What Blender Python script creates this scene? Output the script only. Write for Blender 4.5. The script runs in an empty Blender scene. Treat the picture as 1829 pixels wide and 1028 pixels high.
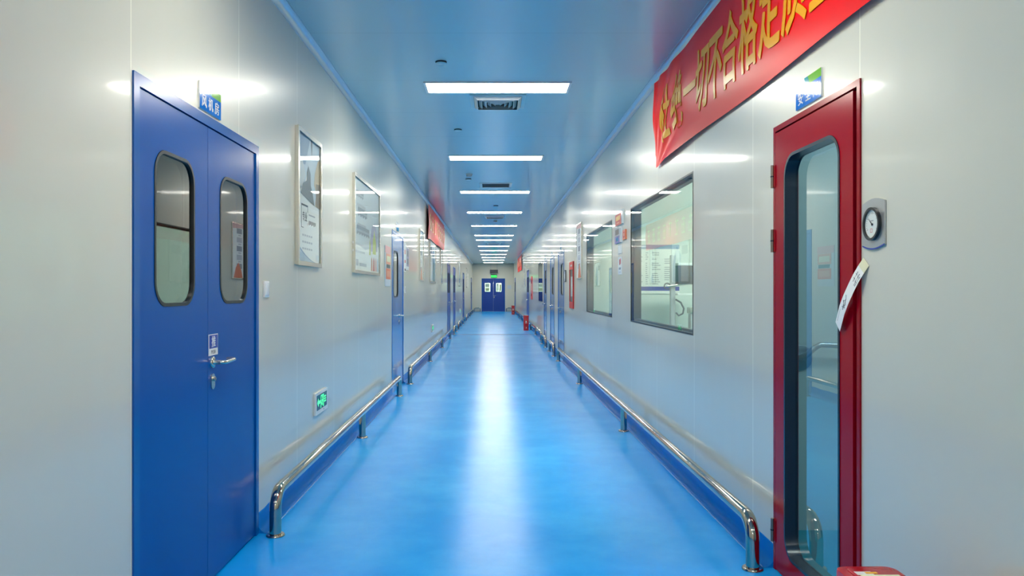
import bpy, bmesh, math, random
from mathutils import Vector, Matrix
from mathutils.geometry import tessellate_polygon

# ---------------------------------------------------------------- camera, world, exposure
scene = bpy.context.scene
COL = scene.collection
F = 1380.0                       # focal length in pixels of the 1829 x 1028 frame
cam_data = bpy.data.cameras.new('camera')
cam_data.sensor_width = 36.0
cam_data.lens = 36.0 * F / 1829.0
cam_data.shift_x = (914.5 - 880.0) / 1829.0
cam_data.shift_y = (519.0 - 514.0) / 1829.0
cam_data.clip_start = 0.05
cam = bpy.data.objects.new('camera', cam_data)
COL.objects.link(cam)
cam.location = (0, 0, 1.32)
cam.rotation_euler = (math.radians(90), 0, 0)
scene.camera = cam
world = bpy.data.worlds.new('world')
scene.world = world
world.use_nodes = True
world.node_tree.nodes['Background'].inputs[0].default_value = (0.6, 0.7, 0.8, 1)
world.node_tree.nodes['Background'].inputs[1].default_value = 0.02
vs = scene.view_settings
vs.view_transform = 'Standard'
vs.look = 'None'
vs.exposure = 0.0
vs.gamma = 1.0
vs.use_curve_mapping = False
LAMP = 36.0                       # radiance of the ceiling panels
LAMP_COL = (1.0, 0.97, 0.86)
random.seed(7)

XL, XR, H, YB, YF = -1.28, 1.345, 3.05, 48.9, -5.0
PITCH = 1.163                    # width of the wall and ceiling panels

# ---------------------------------------------------------------- materials
def _nt(name):
    m = bpy.data.materials.new(name)
    m.use_nodes = True
    return m, m.node_tree, m.node_tree.nodes['Principled BSDF']

def P(name, col, rough=0.5, metal=0.0, coat=0.0, spec=0.5, noise=0.0, nscale=8.0, bump=0.0, bscale=40.0):
    m, t, b = _nt(name)
    b.inputs['Base Color'].default_value = (*col, 1)
    b.inputs['Roughness'].default_value = rough
    b.inputs['Metallic'].default_value = metal
    b.inputs['Coat Weight'].default_value = coat
    b.inputs['Coat Roughness'].default_value = 0.06
    b.inputs['Specular IOR Level'].default_value = spec
    tc = t.nodes.new('ShaderNodeTexCoord')
    if noise:
        n = t.nodes.new('ShaderNodeTexNoise')
        n.inputs['Scale'].default_value = nscale
        n.inputs['Detail'].default_value = 4
        t.links.new(tc.outputs['Object'], n.inputs['Vector'])
        r = t.nodes.new('ShaderNodeMapRange')
        r.inputs['To Min'].default_value = max(0.02, rough - noise)
        r.inputs['To Max'].default_value = rough + noise
        t.links.new(n.outputs['Fac'], r.inputs['Value'])
        t.links.new(r.outputs['Result'], b.inputs['Roughness'])
    if bump:
        n2 = t.nodes.new('ShaderNodeTexNoise')
        n2.inputs['Scale'].default_value = bscale
        t.links.new(tc.outputs['Object'], n2.inputs['Vector'])
        bp = t.nodes.new('ShaderNodeBump')
        bp.inputs['Strength'].default_value = bump
        bp.inputs['Distance'].default_value = 0.01
        t.links.new(n2.outputs['Fac'], bp.inputs['Height'])
        t.links.new(bp.outputs['Normal'], b.inputs['Normal'])
    return m

def emit(name, col, strength):
    m, t, b = _nt(name)
    b.inputs['Base Color'].default_value = (*[min(1, c) for c in col], 1)
    b.inputs['Emission Color'].default_value = (*col, 1)
    b.inputs['Emission Strength'].default_value = strength
    return m

def glass(name, tint, boost=1.0, rough=0.0):
    m = bpy.data.materials.new(name)
    m.use_nodes = True
    t = m.node_tree
    t.nodes.clear()
    o = t.nodes.new('ShaderNodeOutputMaterial')
    tr = t.nodes.new('ShaderNodeBsdfTransparent')
    tr.inputs[0].default_value = (*tint, 1)
    gl = t.nodes.new('ShaderNodeBsdfGlossy')
    gl.inputs['Roughness'].default_value = rough
    fr = t.nodes.new('ShaderNodeFresnel')
    fr.inputs['IOR'].default_value = 1.52
    mu = t.nodes.new('ShaderNodeMath')
    mu.operation = 'MULTIPLY'
    mu.use_clamp = True
    mu.inputs[1].default_value = boost
    mx = t.nodes.new('ShaderNodeMixShader')
    geo = t.nodes.new('ShaderNodeNewGeometry')      # the far face of the pane only lets light through
    inv = t.nodes.new('ShaderNodeMath'); inv.operation = 'SUBTRACT'; inv.inputs[0].default_value = 1.0
    t.links.new(geo.outputs['Backfacing'], inv.inputs[1])
    fm = t.nodes.new('ShaderNodeMath'); fm.operation = 'MULTIPLY'
    t.links.new(fr.outputs[0], fm.inputs[0]); t.links.new(inv.outputs[0], fm.inputs[1])
    t.links.new(fm.outputs[0], mu.inputs[0])
    t.links.new(mu.outputs[0], mx.inputs[0])
    t.links.new(tr.outputs[0], mx.inputs[1])
    t.links.new(gl.outputs[0], mx.inputs[2])
    t.links.new(mx.outputs[0], o.inputs['Surface'])
    return m

def panel_mat(name, col, rough, axis_off, wav=0.25, seam_col=1.42, spec=0.5, coat=0.0):
    """painted steel sandwich panels: joints every PITCH metres along Y, faint oil-canning"""
    m, t, b = _nt(name)
    N, L = t.nodes, t.links
    tc = N.new('ShaderNodeTexCoord')
    sep = N.new('ShaderNodeSeparateXYZ')
    L.new(tc.outputs['Object'], sep.inputs[0])
    def math_(op, a, v=None):
        n = N.new('ShaderNodeMath'); n.operation = op
        if isinstance(a, (int, float)): n.inputs[0].default_value = a
        else: L.new(a, n.inputs[0])
        if v is not None:
            if isinstance(v, (int, float)): n.inputs[1].default_value = v
            else: L.new(v, n.inputs[1])
        return n.outputs[0]
    q = math_('DIVIDE', math_('SUBTRACT', sep.outputs['Y'], axis_off), PITCH)
    fr = math_('FRACT', math_('ADD', q, 100.5))
    d = math_('MULTIPLY', math_('ABSOLUTE', math_('SUBTRACT', fr, 0.5)), PITCH)     # metres from the joint
    line = math_('LESS_THAN', d, 0.003)
    cell = math_('FLOOR', math_('ADD', q, 0.0))
    wn = N.new('ShaderNodeTexWhiteNoise'); wn.noise_dimensions = '1D'
    L.new(cell, wn.inputs['W'])
    # joint line in its own tone: on the walls a painted bright glint
    hsv = N.new('ShaderNodeMix'); hsv.data_type = 'RGBA'
    hsv.inputs['A'].default_value = (*col, 1)
    hsv.inputs['B'].default_value = (*[c * seam_col for c in col], 1)
    L.new(line, hsv.inputs['Factor'])
    L.new(hsv.outputs['Result'], b.inputs['Base Color'])
    b.inputs['Roughness'].default_value = rough
    b.inputs['Specular IOR Level'].default_value = spec
    b.inputs['Coat Weight'].default_value = coat
    b.inputs['Coat Roughness'].default_value = 0.07
    # waviness stretched along the height of the panel
    mp = N.new('ShaderNodeMapping')
    mp.inputs['Scale'].default_value = (2.2, 2.6, 0.22)
    L.new(tc.outputs['Object'], mp.inputs['Vector'])
    nz = N.new('ShaderNodeTexNoise')
    nz.inputs['Scale'].default_value = 1.0
    nz.inputs['Detail'].default_value = 2.0
    L.new(mp.outputs['Vector'], nz.inputs['Vector'])
    tilt = math_('MULTIPLY', math_('MULTIPLY', math_('SUBTRACT', wn.outputs['Value'], 0.5), math_('SUBTRACT', fr, 0.5)), 0.35)
    groove = math_('MULTIPLY', math_('LESS_THAN', d, 0.004), -0.12)
    hgt = math_('ADD', math_('ADD', nz.outputs['Fac'], tilt), groove)
    bp = N.new('ShaderNodeBump')
    bp.inputs['Strength'].default_value = wav
    bp.inputs['Distance'].default_value = 0.02
    L.new(hgt, bp.inputs['Height'])
    L.new(bp.outputs['Normal'], b.inputs['Normal'])
    return m

def floor_mat(name, col, col2):
    m, t, b = _nt(name)
    N, L = t.nodes, t.links
    tc = N.new('ShaderNodeTexCoord')
    n1 = N.new('ShaderNodeTexNoise'); n1.inputs['Scale'].default_value = 1.3; n1.inputs['Detail'].default_value = 6
    n1.inputs['Roughness'].default_value = 0.65
    L.new(tc.outputs['Object'], n1.inputs['Vector'])
    mx = N.new('ShaderNodeMix'); mx.data_type = 'RGBA'
    mx.inputs['A'].default_value = (*col, 1); mx.inputs['B'].default_value = (*col2, 1)
    cr = N.new('ShaderNodeMapRange'); cr.inputs['From Min'].default_value = 0.42; cr.inputs['From Max'].default_value = 0.72
    L.new(n1.outputs['Fac'], cr.inputs['Value'])
    L.new(cr.outputs['Result'], mx.inputs['Factor'])
    L.new(mx.outputs['Result'], b.inputs['Base Color'])
    mr = N.new('ShaderNodeMapRange'); mr.inputs['To Min'].default_value = 0.19; mr.inputs['To Max'].default_value = 0.262
    L.new(n1.outputs['Fac'], mr.inputs['Value'])
    L.new(mr.outputs['Result'], b.inputs['Roughness'])
    b.inputs['Specular IOR Level'].default_value = 0.13
    n2 = N.new('ShaderNodeTexNoise'); n2.inputs['Scale'].default_value = 3.5; n2.inputs['Detail'].default_value = 1.5
    L.new(tc.outputs['Object'], n2.inputs['Vector'])
    bp = N.new('ShaderNodeBump'); bp.inputs['Strength'].default_value = 0.09; bp.inputs['Distance'].default_value = 0.02
    L.new(n2.outputs['Fac'], bp.inputs['Height'])
    L.new(bp.outputs['Normal'], b.inputs['Normal'])
    return m

M = {}
M['wall_l'] = panel_mat('white painted steel panels left', (0.68, 0.665, 0.555), 0.30, 5.06, coat=0.6)
M['wall_r'] = panel_mat('white painted steel panels right', (0.68, 0.665, 0.555), 0.30, 2.83, coat=0.6)
M['wall_b'] = P('white painted steel', (0.68, 0.665, 0.555), 0.35)
M['ceil'] = panel_mat('steel ceiling panels tinted with floor bounce', (0.42, 0.64, 0.70), 0.26, 5.19, wav=0.10, seam_col=0.8, coat=0.35)  # white ceiling; blue bounce from the floor is put into the base colour
M['floor'] = floor_mat('blue epoxy floor', (0.0, 0.335, 0.88), (0.02, 0.43, 0.95))
M['cove'] = P('blue epoxy coving', (0.0, 0.22, 0.70), 0.2, spec=0.03, bump=0.5, bscale=14)
M['bead'] = P('glossy blue tube added for glint', (0.02, 0.30, 0.75), 0.08, spec=0.8, bump=0.8, bscale=30)  # for an added tube that only catches a glint
M['trimw'] = P('aluminium trim tinted with reflected blue', (0.62, 0.72, 0.80), 0.28, metal=0.55)  # blue reflected from below is put into the trim colour
M['bluedoor'] = P('blue painted steel door', (0.0, 0.082, 0.36), 0.24, spec=0.16)
M['bluedoorfar'] = P('blue door lightened for wall reflections', (0.015, 0.16, 0.48), 0.2, spec=0.6, coat=0.4)  # lighter copy for far doors: wall reflections put into the base colour
M['blueframe'] = P('blue painted door frame', (0.0, 0.10, 0.39), 0.2, spec=0.35)
M['navy'] = P('deep blue door', (0.002, 0.045, 0.30), 0.35)
M['gap'] = P('dark joint', (0.004, 0.006, 0.02), 0.6)  # also paints the gap shade behind the sprinkler caps
M['gasket'] = P('black rubber gasket', (0.012, 0.014, 0.016), 0.35)
M['gasketblue'] = P('dark navy rubber rim', (0.006, 0.016, 0.035), 0.25)
M['red'] = P('red painted steel door', (0.36, 0.001, 0.012), 0.17, spec=0.10)
M['redframe'] = P('red painted door frame', (0.31, 0.001, 0.010), 0.17, spec=0.14)
M['steel'] = P('polished stainless steel', (0.50, 0.46, 0.40), 0.09, metal=1.0)
M['steelblue'] = P('blue grey steel', (0.35, 0.43, 0.50), 0.3, metal=0.7)
M['satin'] = P('satin stainless steel', (0.60, 0.58, 0.52), 0.25, metal=1.0)
M['alu'] = P('champagne aluminium', (0.72, 0.68, 0.60), 0.26, metal=0.9)
M['hinge'] = P('dull steel hinge', (0.30, 0.24, 0.20), 0.35, metal=0.9)
M['glass'] = glass('clear greenish glass', (0.90, 0.97, 0.94), 1.3)
M['glassdoor'] = glass('bluish door glass', (0.74, 0.86, 0.86), 2.6)
M['glassdark'] = glass('smoky glass', (0.42, 0.47, 0.45), 2.6)
M['glassclear'] = glass('clear picture glass', (0.99, 1.0, 0.99), 0.45)
M['lamp'] = emit('lit lamp diffuser', LAMP_COL, LAMP)
M['lampin'] = emit('lit lamp diffuser of side room', (0.95, 1.0, 0.92), LAMP * 2.6)
M['ceilpaint'] = P('white paint tinted with floor bounce', (0.42, 0.64, 0.70), 0.3)  # ceiling colour again, floor bounce painted in, for vent frames and caps
M['lamplobby'] = emit('dim lamp diffuser of lobby', (0.9, 1.0, 1.0), LAMP * 0.8)
M['lampframe'] = P('white lamp frame', (0.8, 0.82, 0.84), 0.35)
M['white'] = P('white plastic', (0.82, 0.82, 0.80), 0.35)
M['paper'] = P('white paper', (0.90, 0.90, 0.86), 0.55)
M['cream'] = P('yellowed paper', (0.80, 0.78, 0.52), 0.5)
M['ink'] = P('dark ink', (0.03, 0.035, 0.05), 0.5)
M['greyink'] = P('grey ink', (0.30, 0.32, 0.36), 0.5)
M['paleink'] = P('pale grey ink', (0.55, 0.56, 0.58), 0.5)
M['signblue'] = P('sign blue', (0.0, 0.16, 0.62), 0.07)
M['signcyan'] = P('sign cyan', (0.0, 0.32, 0.66), 0.07)
M['signgreen'] = P('sign green', (0.18, 0.50, 0.02), 0.07)
M['signteal'] = P('sign teal', (0.0, 0.30, 0.34), 0.07)
M['signwhite'] = P('sign white', (0.86, 0.87, 0.86), 0.07)
M['navyprint'] = P('navy print', (0.01, 0.045, 0.36), 0.3)
M['banner'] = P('red satin banner cloth', (0.90, 0.003, 0.003), 0.36, spec=0.2)
M['gold'] = P('gold printed lettering', (0.88, 0.40, 0.0), 0.3, spec=0.25)
M['orange'] = P('orange card', (0.80, 0.20, 0.09), 0.35)
M['orangepale'] = P('pale orange card', (0.84, 0.36, 0.22), 0.35)
M['redprint'] = P('red print', (0.66, 0.03, 0.03), 0.4)
M['pink'] = P('pink print', (0.78, 0.42, 0.40), 0.4)
M['tan'] = P('tan print', (0.55, 0.42, 0.27), 0.4)
M['brown'] = P('brown print', (0.25, 0.19, 0.15), 0.4)
M['pblue'] = P('blue grey print', (0.24, 0.36, 0.52), 0.4)
M['pblue2'] = P('pale blue print', (0.50, 0.62, 0.72), 0.4)
M['pgrey'] = P('pale grey print', (0.60, 0.65, 0.68), 0.4)
M['pdark'] = P('slate print', (0.10, 0.14, 0.18), 0.4)
M['lime'] = P('yellow green print', (0.55, 0.60, 0.10), 0.4)
M['violet'] = P('mauve print', (0.42, 0.38, 0.52), 0.4)
M['grey'] = P('grey panel', (0.38, 0.40, 0.42), 0.4)
M['dgrey'] = P('dark grey', (0.10, 0.10, 0.11), 0.4)
M['green_lit'] = emit('lit green figure', (0.10, 1.0, 0.35), 0.9)
M['green_sign'] = P('dark green sign face', (0.0, 0.07, 0.07), 0.3)
M['green_exit'] = emit('lit green exit face', (0.03, 0.85, 0.10), 0.9)
M['vent'] = P('white vent blades', (0.55, 0.58, 0.60), 0.35)
M['ventdark'] = P('dark vent throat', (0.03, 0.03, 0.03), 0.7)
M['firered'] = P('glossy red plastic', (0.52, 0.008, 0.018), 0.22)
M['roomwall'] = P('side room panel', (0.72, 0.76, 0.71), 0.4)
M['lobbywall'] = P('pale blue grey panel', (0.58, 0.68, 0.72), 0.4)
M['roomfloor'] = P('teal epoxy floor', (0.0, 0.30, 0.42), 0.3)
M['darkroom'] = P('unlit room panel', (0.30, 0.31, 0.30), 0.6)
M['dial'] = P('white dial', (0.85, 0.86, 0.84), 0.4)
M['plate'] = P('brushed plate', (0.52, 0.53, 0.53), 0.32, metal=0.7)
M['seamline'] = P('dark floor joint', (0.02, 0.04, 0.08), 0.6)

# ---------------------------------------------------------------- mesh builder
class MB:
    def __init__(self):
        self.bm = bmesh.new()
        self.mats = []
    def mi(self, mat):
        m = M[mat] if isinstance(mat, str) else mat
        if m not in self.mats: self.mats.append(m)
        return self.mats.index(m)
    def box(self, x0, x1, y0, y1, z0, z1, mat, bev=0.0, seg=2):
        k = self.mi(mat)
        r = bmesh.ops.create_cube(self.bm, size=1.0)
        vs_ = r['verts']
        for v in vs_:
            v.co = Vector(((x0 + x1) / 2 + v.co.x * (x1 - x0), (y0 + y1) / 2 + v.co.y * (y1 - y0), (z0 + z1) / 2 + v.co.z * (z1 - z0)))
        fs = list({f for v in vs_ for f in v.link_faces})
        for f in fs: f.material_index = k
        if bev > 0:
            es = list({e for v in vs_ for e in v.link_edges})
            rr = bmesh.ops.bevel(self.bm, geom=es, offset=bev, segments=seg, affect='EDGES', profile=0.5)
            for f in rr['faces']: f.material_index = k
        return self
    def plate(self, loops, y0, y1, mat):
        """polygon with holes in the local x-z plane, extruded from y0 to y1"""
        k = self.mi(mat)
        tri = tessellate_polygon([[Vector((p[0], p[1], 0)) for p in lp] for lp in loops])
        flat = [p for lp in loops for p in lp]
        a = [self.bm.verts.new((p[0], y0, p[1])) for p in flat]
        b = [self.bm.verts.new((p[0], y1, p[1])) for p in flat]
        fs = []
        for t in tri:
            try:
                fs.append(self.bm.faces.new([a[i] for i in t]))
                fs.append(self.bm.faces.new([b[i] for i in reversed(t)]))
            except ValueError:
                pass
        o = 0
        for lp in loops:
            n = len(lp)
            for i in range(n):
                j = (i + 1) % n
                fs.append(self.bm.faces.new([a[o + i], a[o + j], b[o + j], b[o + i]]))
            o += n
        for f in fs: f.material_index = k
        return self
    def tube(self, pts, r, mat, seg=16, cap=True):
        k = self.mi(mat)
        pts = [Vector(p) for p in pts]
        rs = r if isinstance(r, (list, tuple)) else [r] * len(pts)
        t0 = (pts[1] - pts[0]).normalized()
        nrm = t0.orthogonal().normalized()
        rings = []
        for i, p in enumerate(pts):
            if i == 0: t = t0
            elif i == len(pts) - 1: t = (pts[i] - pts[i - 1]).normalized()
            else: t = ((pts[i + 1] - pts[i]).normalized() + (pts[i] - pts[i - 1]).normalized()).normalized()
            nrm = (nrm - t * nrm.dot(t)).normalized()
            bi = t.cross(nrm)
            rings.append([self.bm.verts.new(p + (nrm * math.cos(2 * math.pi * j / seg) + bi * math.sin(2 * math.pi * j / seg)) * rs[i]) for j in range(seg)])
        fs = []
        for a, b in zip(rings, rings[1:]):
            for j in range(seg):
                fs.append(self.bm.faces.new([a[j], a[(j + 1) % seg], b[(j + 1) % seg], b[j]]))
        if cap:
            fs.append(self.bm.faces.new(rings[0][::-1])); fs.append(self.bm.faces.new(rings[-1]))
        for f in fs: f.material_index = k
        return self
    def lathe(self, prof, c, axis, mat, seg=32):
        """profile of (radius, distance along axis); axis 'y-' (out of the wall), 'z'"""
        k = self.mi(mat)
        c = Vector(c)
        rings = []
        for r, h in prof:
            ring = []
            for j in range(seg):
                a = 2 * math.pi * j / seg
                if axis == 'z': p = Vector((r * math.cos(a), r * math.sin(a), h))
                else: p = Vector((r * math.cos(a), -h, r * math.sin(a)))
                ring.append(self.bm.verts.new(c + p))
            rings.append(ring)
        fs = []
        for a, b in zip(rings, rings[1:]):
            for j in range(seg):
                fs.append(self.bm.faces.new([a[j], a[(j + 1) % seg], b[(j + 1) % seg], b[j]]))
        fs.append(self.bm.faces.new(rings[0][::-1])); fs.append(self.bm.faces.new(rings[-1]))
        for f in fs: f.material_index = k
        return self
    def text(self, s, x, z, h, mat, y=0.0, depth=0.0006, w=None, bold=0.0, em=None):
        """lettering centred at (x, z), ink height h (or em box em = (width, height))"""
        k = self.mi(mat)
        vs_, fs_ = text_geo(s, bold)
        xs = [v[0] for v in vs_]; zs = [v[1] for v in vs_]
        if em:
            ref, _ = text_geo('国', bold)
            rx = [v[0] for v in ref]; rz = [v[1] for v in ref]
            sx = em[0] / (max(rx) - min(rx)); sz = em[1] / (max(rz) - min(rz))
            cx, cz = (max(rx) + min(rx)) / 2, (max(rz) + min(rz)) / 2
        else:
            sz = h / (max(zs) - min(zs))
            sx = sz if w is None else w / (max(xs) - min(xs))
            cx, cz = (max(xs) + min(xs)) / 2, (max(zs) + min(zs)) / 2
        zmax = max(v[2] for v in vs_) or 1.0
        bv = [self.bm.verts.new((x + (v[0] - cx) * sx, y - v[2] / zmax * depth * 0.5, z + (v[1] - cz) * sz)) for v in vs_]
        for f in fs_:
            try:
                nf = self.bm.faces.new([bv[i] for i in f]); nf.material_index = k
            except ValueError:
                pass
        return self
    def build(self, name, parent=None, smooth=35):
        bmesh.ops.recalc_face_normals(self.bm, faces=self.bm.faces[:])
        me = bpy.data.meshes.new(name)
        self.bm.to_mesh(me); self.bm.free()
        for m in self.mats: me.materials.append(m)
        for p in me.polygons: p.use_smooth = True
        me.set_sharp_from_angle(angle=math.radians(smooth))
        o = bpy.data.objects.new(name, me)
        COL.objects.link(o)
        if parent: o.parent = parent
        return o

_tc = {}
def text_geo(s, bold=0.0):
    key = (s, bold)
    if key in _tc: return _tc[key]
    cu = bpy.data.curves.new('lettering', 'FONT')
    cu.body = s; cu.size = 1.0; cu.extrude = 0.02; cu.offset = bold; cu.resolution_u = 3
    ob = bpy.data.objects.new('lettering', cu)
    COL.objects.link(ob)
    dg = bpy.context.evaluated_depsgraph_get()
    ev = ob.evaluated_get(dg)
    me = ev.to_mesh()
    r = ([tuple(v.co) for v in me.vertices], [tuple(p.vertices) for p in me.polygons])
    ev.to_mesh_clear()
    bpy.data.objects.remove(ob); bpy.data.curves.remove(cu)
    _tc[key] = r
    return r

def rrect(x0, x1, z0, z1, r, n=8):
    pts = []
    for cx, cz, a0 in ((x1 - r, z1 - r, 0), (x0 + r, z1 - r, 90), (x0 + r, z0 + r, 180), (x1 - r, z0 + r, 270)):
        for i in range(n + 1):
            a = math.radians(a0 + 90 * i / n)
            pts.append((cx + r * math.cos(a), cz + r * math.sin(a)))
    return pts
def rect(x0, x1, z0, z1): return [(x0, z0), (x1, z0), (x1, z1), (x0, z1)]
def circ(cx, cz, r, n=28): return [(cx + r * math.cos(2 * math.pi * i / n), cz + r * math.sin(2 * math.pi * i / n)) for i in range(n)]

# ---------------------------------------------------------------- objects, labels
def tag(o, label=None, cat=None, group=None, kind=None):
    if label: o['label'] = label
    if cat: o['category'] = cat
    if group: o['group'] = group
    if kind: o['kind'] = kind
    return o
def thing(name, label, cat, loc=(0, 0, 0), rot=(0, 0, 0), group=None, kind=None):
    o = bpy.data.objects.new(name, None)
    o.empty_display_size = 0.1
    COL.objects.link(o)
    o.location = loc; o.rotation_euler = rot
    return tag(o, label, cat, group, kind)
# frames on the walls: local x to the right, y into the wall, z up
def on(side, Y, z=0.0, out=0.0):
    if side == 'L': return dict(loc=(XL + out, Y, z), rot=(0, 0, math.radians(90)))
    if side == 'R': return dict(loc=(XR - out, Y, z), rot=(0, 0, math.radians(-90)))
    if side == 'B': return dict(loc=(Y, YB - out, z), rot=(0, 0, 0))
    if side == 'C': return dict(loc=(Y[0], Y[1], H - z), rot=(math.radians(90), 0, 0))
def U(side, Y, mid): return (Y - mid) if side in 'LB' else (mid - Y)

# ================================================================= THE SHELL
def wall_mesh(name, side, openings, mat, label, Y0=YF, Y1=YB, thick=0.10):
    """wall slab with real openings (ya, yb, za, zb)"""
    ys = sorted({Y0, Y1, *[o[0] for o in openings], *[o[1] for o in openings]})
    zs = sorted({0.0, H, *[o[2] for o in openings], *[o[3] for o in openings]})
    mb = MB(); k = mb.mi(mat); bm = mb.bm
    def pt(y, z, d):
        if side == 'L': return (XL - d, y, z)
        if side == 'R': return (XR + d, y, z)
        return (y, YB + d, z)
    vv = {}
    def v(i, j, d):
        if (i, j, d) not in vv: vv[(i, j, d)] = bm.verts.new(pt(ys[i], zs[j], d))
        return vv[(i, j, d)]
    solid = {}
    for i in range(len(ys) - 1):
        for j in range(len(zs) - 1):
            cy, cz = (ys[i] + ys[i + 1]) / 2, (zs[j] + zs[j + 1]) / 2
            solid[(i, j)] = not any(o[0] < cy < o[1] and o[2] < cz < o[3] for o in openings)
    for (i, j), s in solid.items():
        if not s: continue
        for d in (0.0, thick):
            bm.faces.new([v(i, j, d), v(i + 1, j, d), v(i + 1, j + 1, d), v(i, j + 1, d)])
        for (di, dj, a, b) in ((-1, 0, (i, j), (i, j + 1)), (1, 0, (i + 1, j), (i + 1, j + 1)), (0, -1, (i, j), (i + 1, j)), (0, 1, (i, j + 1), (i + 1, j + 1))):
            if not solid.get((i + di, j + dj), False):
                bm.faces.new([v(*a, 0.0), v(*b, 0.0), v(*b, thick), v(*a, thick)])
    return tag(mb.build(name, smooth=20), label, 'wall', kind='structure')

DOORS_L = [(2.743, 4.206), (9.80, 11.05), (21.80, 23.25), (25.0, 26.35), (33.0, 34.5), (45.4, 46.9)]
DOORS_R = [(2.817, 3.684), (14.55, 15.86), (16.87, 18.0), (19.27, 20.2), (28.6, 30.3), (45.4, 46.9)]
WINS_R = [(5.182, 7.527), (8.70, 11.06), (20.85, 22.65)]
ZT = 2.10
def opn(l, ins=0.015, zt=ZT): return [(a + ins, b - ins, 0.0, zt - ins) for a, b in l]
wall_mesh('wall_left', 'L', opn(DOORS_L), 'wall_l', 'long glossy white steel panel wall on the left of the corridor')
wall_mesh('wall_right', 'R', opn(DOORS_R) + [(a, b, 1.02, 2.123) for a, b in WINS_R], 'wall_r', 'long glossy white steel panel wall on the right of the corridor')
wall_mesh('wall_back', 'B', [(-0.685, 0.765, 0.0, 2.085)], 'wall_b', 'grey white end wall around the far blue double door', Y0=XL, Y1=XR)
mb = MB(); mb.box(XL, XR, YF - 0.1, YF, 0, H, 'wall_b')
tag(mb.build('wall_front'), 'white wall closing the corridor behind the camera', 'wall', kind='structure')
mb = MB(); mb.box(XL - 0.1, XR + 0.1, YF - 0.1, YB + 0.1, -0.1, 0.0, 'floor')
tag(mb.build('floor'), 'shiny blue epoxy floor of the corridor', 'floor', kind='structure')
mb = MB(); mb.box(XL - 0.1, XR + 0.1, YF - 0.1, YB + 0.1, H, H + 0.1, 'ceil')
tag(mb.build('ceiling'), 'glossy white panel ceiling, blue floor bounce painted into its colour', 'ceiling', kind='structure')

# blue epoxy coving, broken at the doors
def coving(side, a, b):
    n = 9
    prof = [(0.0, 0.108), (0.004, 0.108)]
    for i in range(n + 1):
        t = math.radians(90 * i / n)
        prof.append((0.05 - 0.046 * math.cos(t), 0.05 - 0.0485 * math.sin(t)))
    prof += [(0.052, 0.0), (0.0, 0.0)]
    mb = MB(); k = mb.mi('cove'); bm = mb.bm
    nseg = max(2, min(60, int((b - a) / 0.12)))
    rings = []
    for s in range(nseg + 1):
        y = a + (b - a) * s / nseg
        wob = 0.003 * math.sin(y * 17.0) + 0.002 * math.sin(y * 41.0 + 1)
        ring = []
        for i, (d, z) in enumerate(prof):
            zz = z + (wob if z > 0.1 else 0.0)
            ring.append(bm.verts.new((XL + d, y, zz) if side == 'L' else (XR - d, y, zz)))
        rings.append(ring)
    m = len(prof)
    for p, q in zip(rings, rings[1:]):
        for i in range(m):
            bm.faces.new([p[i], p[(i + 1) % m], q[(i + 1) % m], q[i]])
    bm.faces.new(rings[0]); bm.faces.new(rings[-1][::-1])
    mb.tube([((XL + 0.055) if side == 'L' else (XR - 0.055), a + (b - a) * s / nseg, 0.0015 + 0.001 * math.sin(s * 2.3)) for s in range(nseg + 1)], 0.0045, 'bead', 8)  # thin tube added along the coving foot to give a glint line
    nm = 'baseboard_left' if side == 'L' else 'baseboard_right'
    return tag(mb.build(nm, smooth=50), 'blue epoxy coving along the foot of the %s wall' % ('left' if side == 'L' else 'right'), 'baseboard',
               group='%s coving runs between the doors' % ('left' if side == 'L' else 'right'), kind='structure')
for side, ds in (('L', DOORS_L), ('R', DOORS_R)):
    y = YF
    for a, b in ds + [(YB, YB)]:
        if a - y > 0.05: coving(side, y + 0.002, a - 0.002)
        y = b
# aluminium cove between wall and ceiling
for side, nm in (('L', 'trim_1'), ('R', 'trim_2')):
    mb = MB(); k = mb.mi('trimw'); bm = mb.bm
    prof = [(0, 0.052), (0.004, 0.052)] + [(0.048 - 0.044 * math.cos(math.radians(90 * i / 8)), 0.048 - 0.044 * math.sin(math.radians(90 * i / 8))) for i in range(9)] + [(0.052, 0.004), (0.052, 0), (0, 0)]
    rr = []
    for y in (YF, YB):
        rr.append([bm.verts.new((XL + d, y, H - z) if side == 'L' else (XR - d, y, H - z)) for d, z in prof])
    m = len(prof)
    for i in range(m): bm.faces.new([rr[0][i], rr[0][(i + 1) % m], rr[1][(i + 1) % m], rr[1][i]])
    bm.faces.new(rr[0]); bm.faces.new(rr[1][::-1])
    tag(mb.build(nm, smooth=30), 'thin aluminium cove, reflected blue painted in, under the ceiling along the %s wall' % ('left' if side == 'L' else 'right'), 'trim', kind='structure')
# joint across the floor
mb = MB(); mb.box(XL + 0.06, XR - 0.06, 23.30, 23.38, 0.0, 0.003, 'seamline')
tag(mb.build('trim_3'), 'thin dark joint strip across the blue floor far down the corridor', 'trim', kind='structure')

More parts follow.
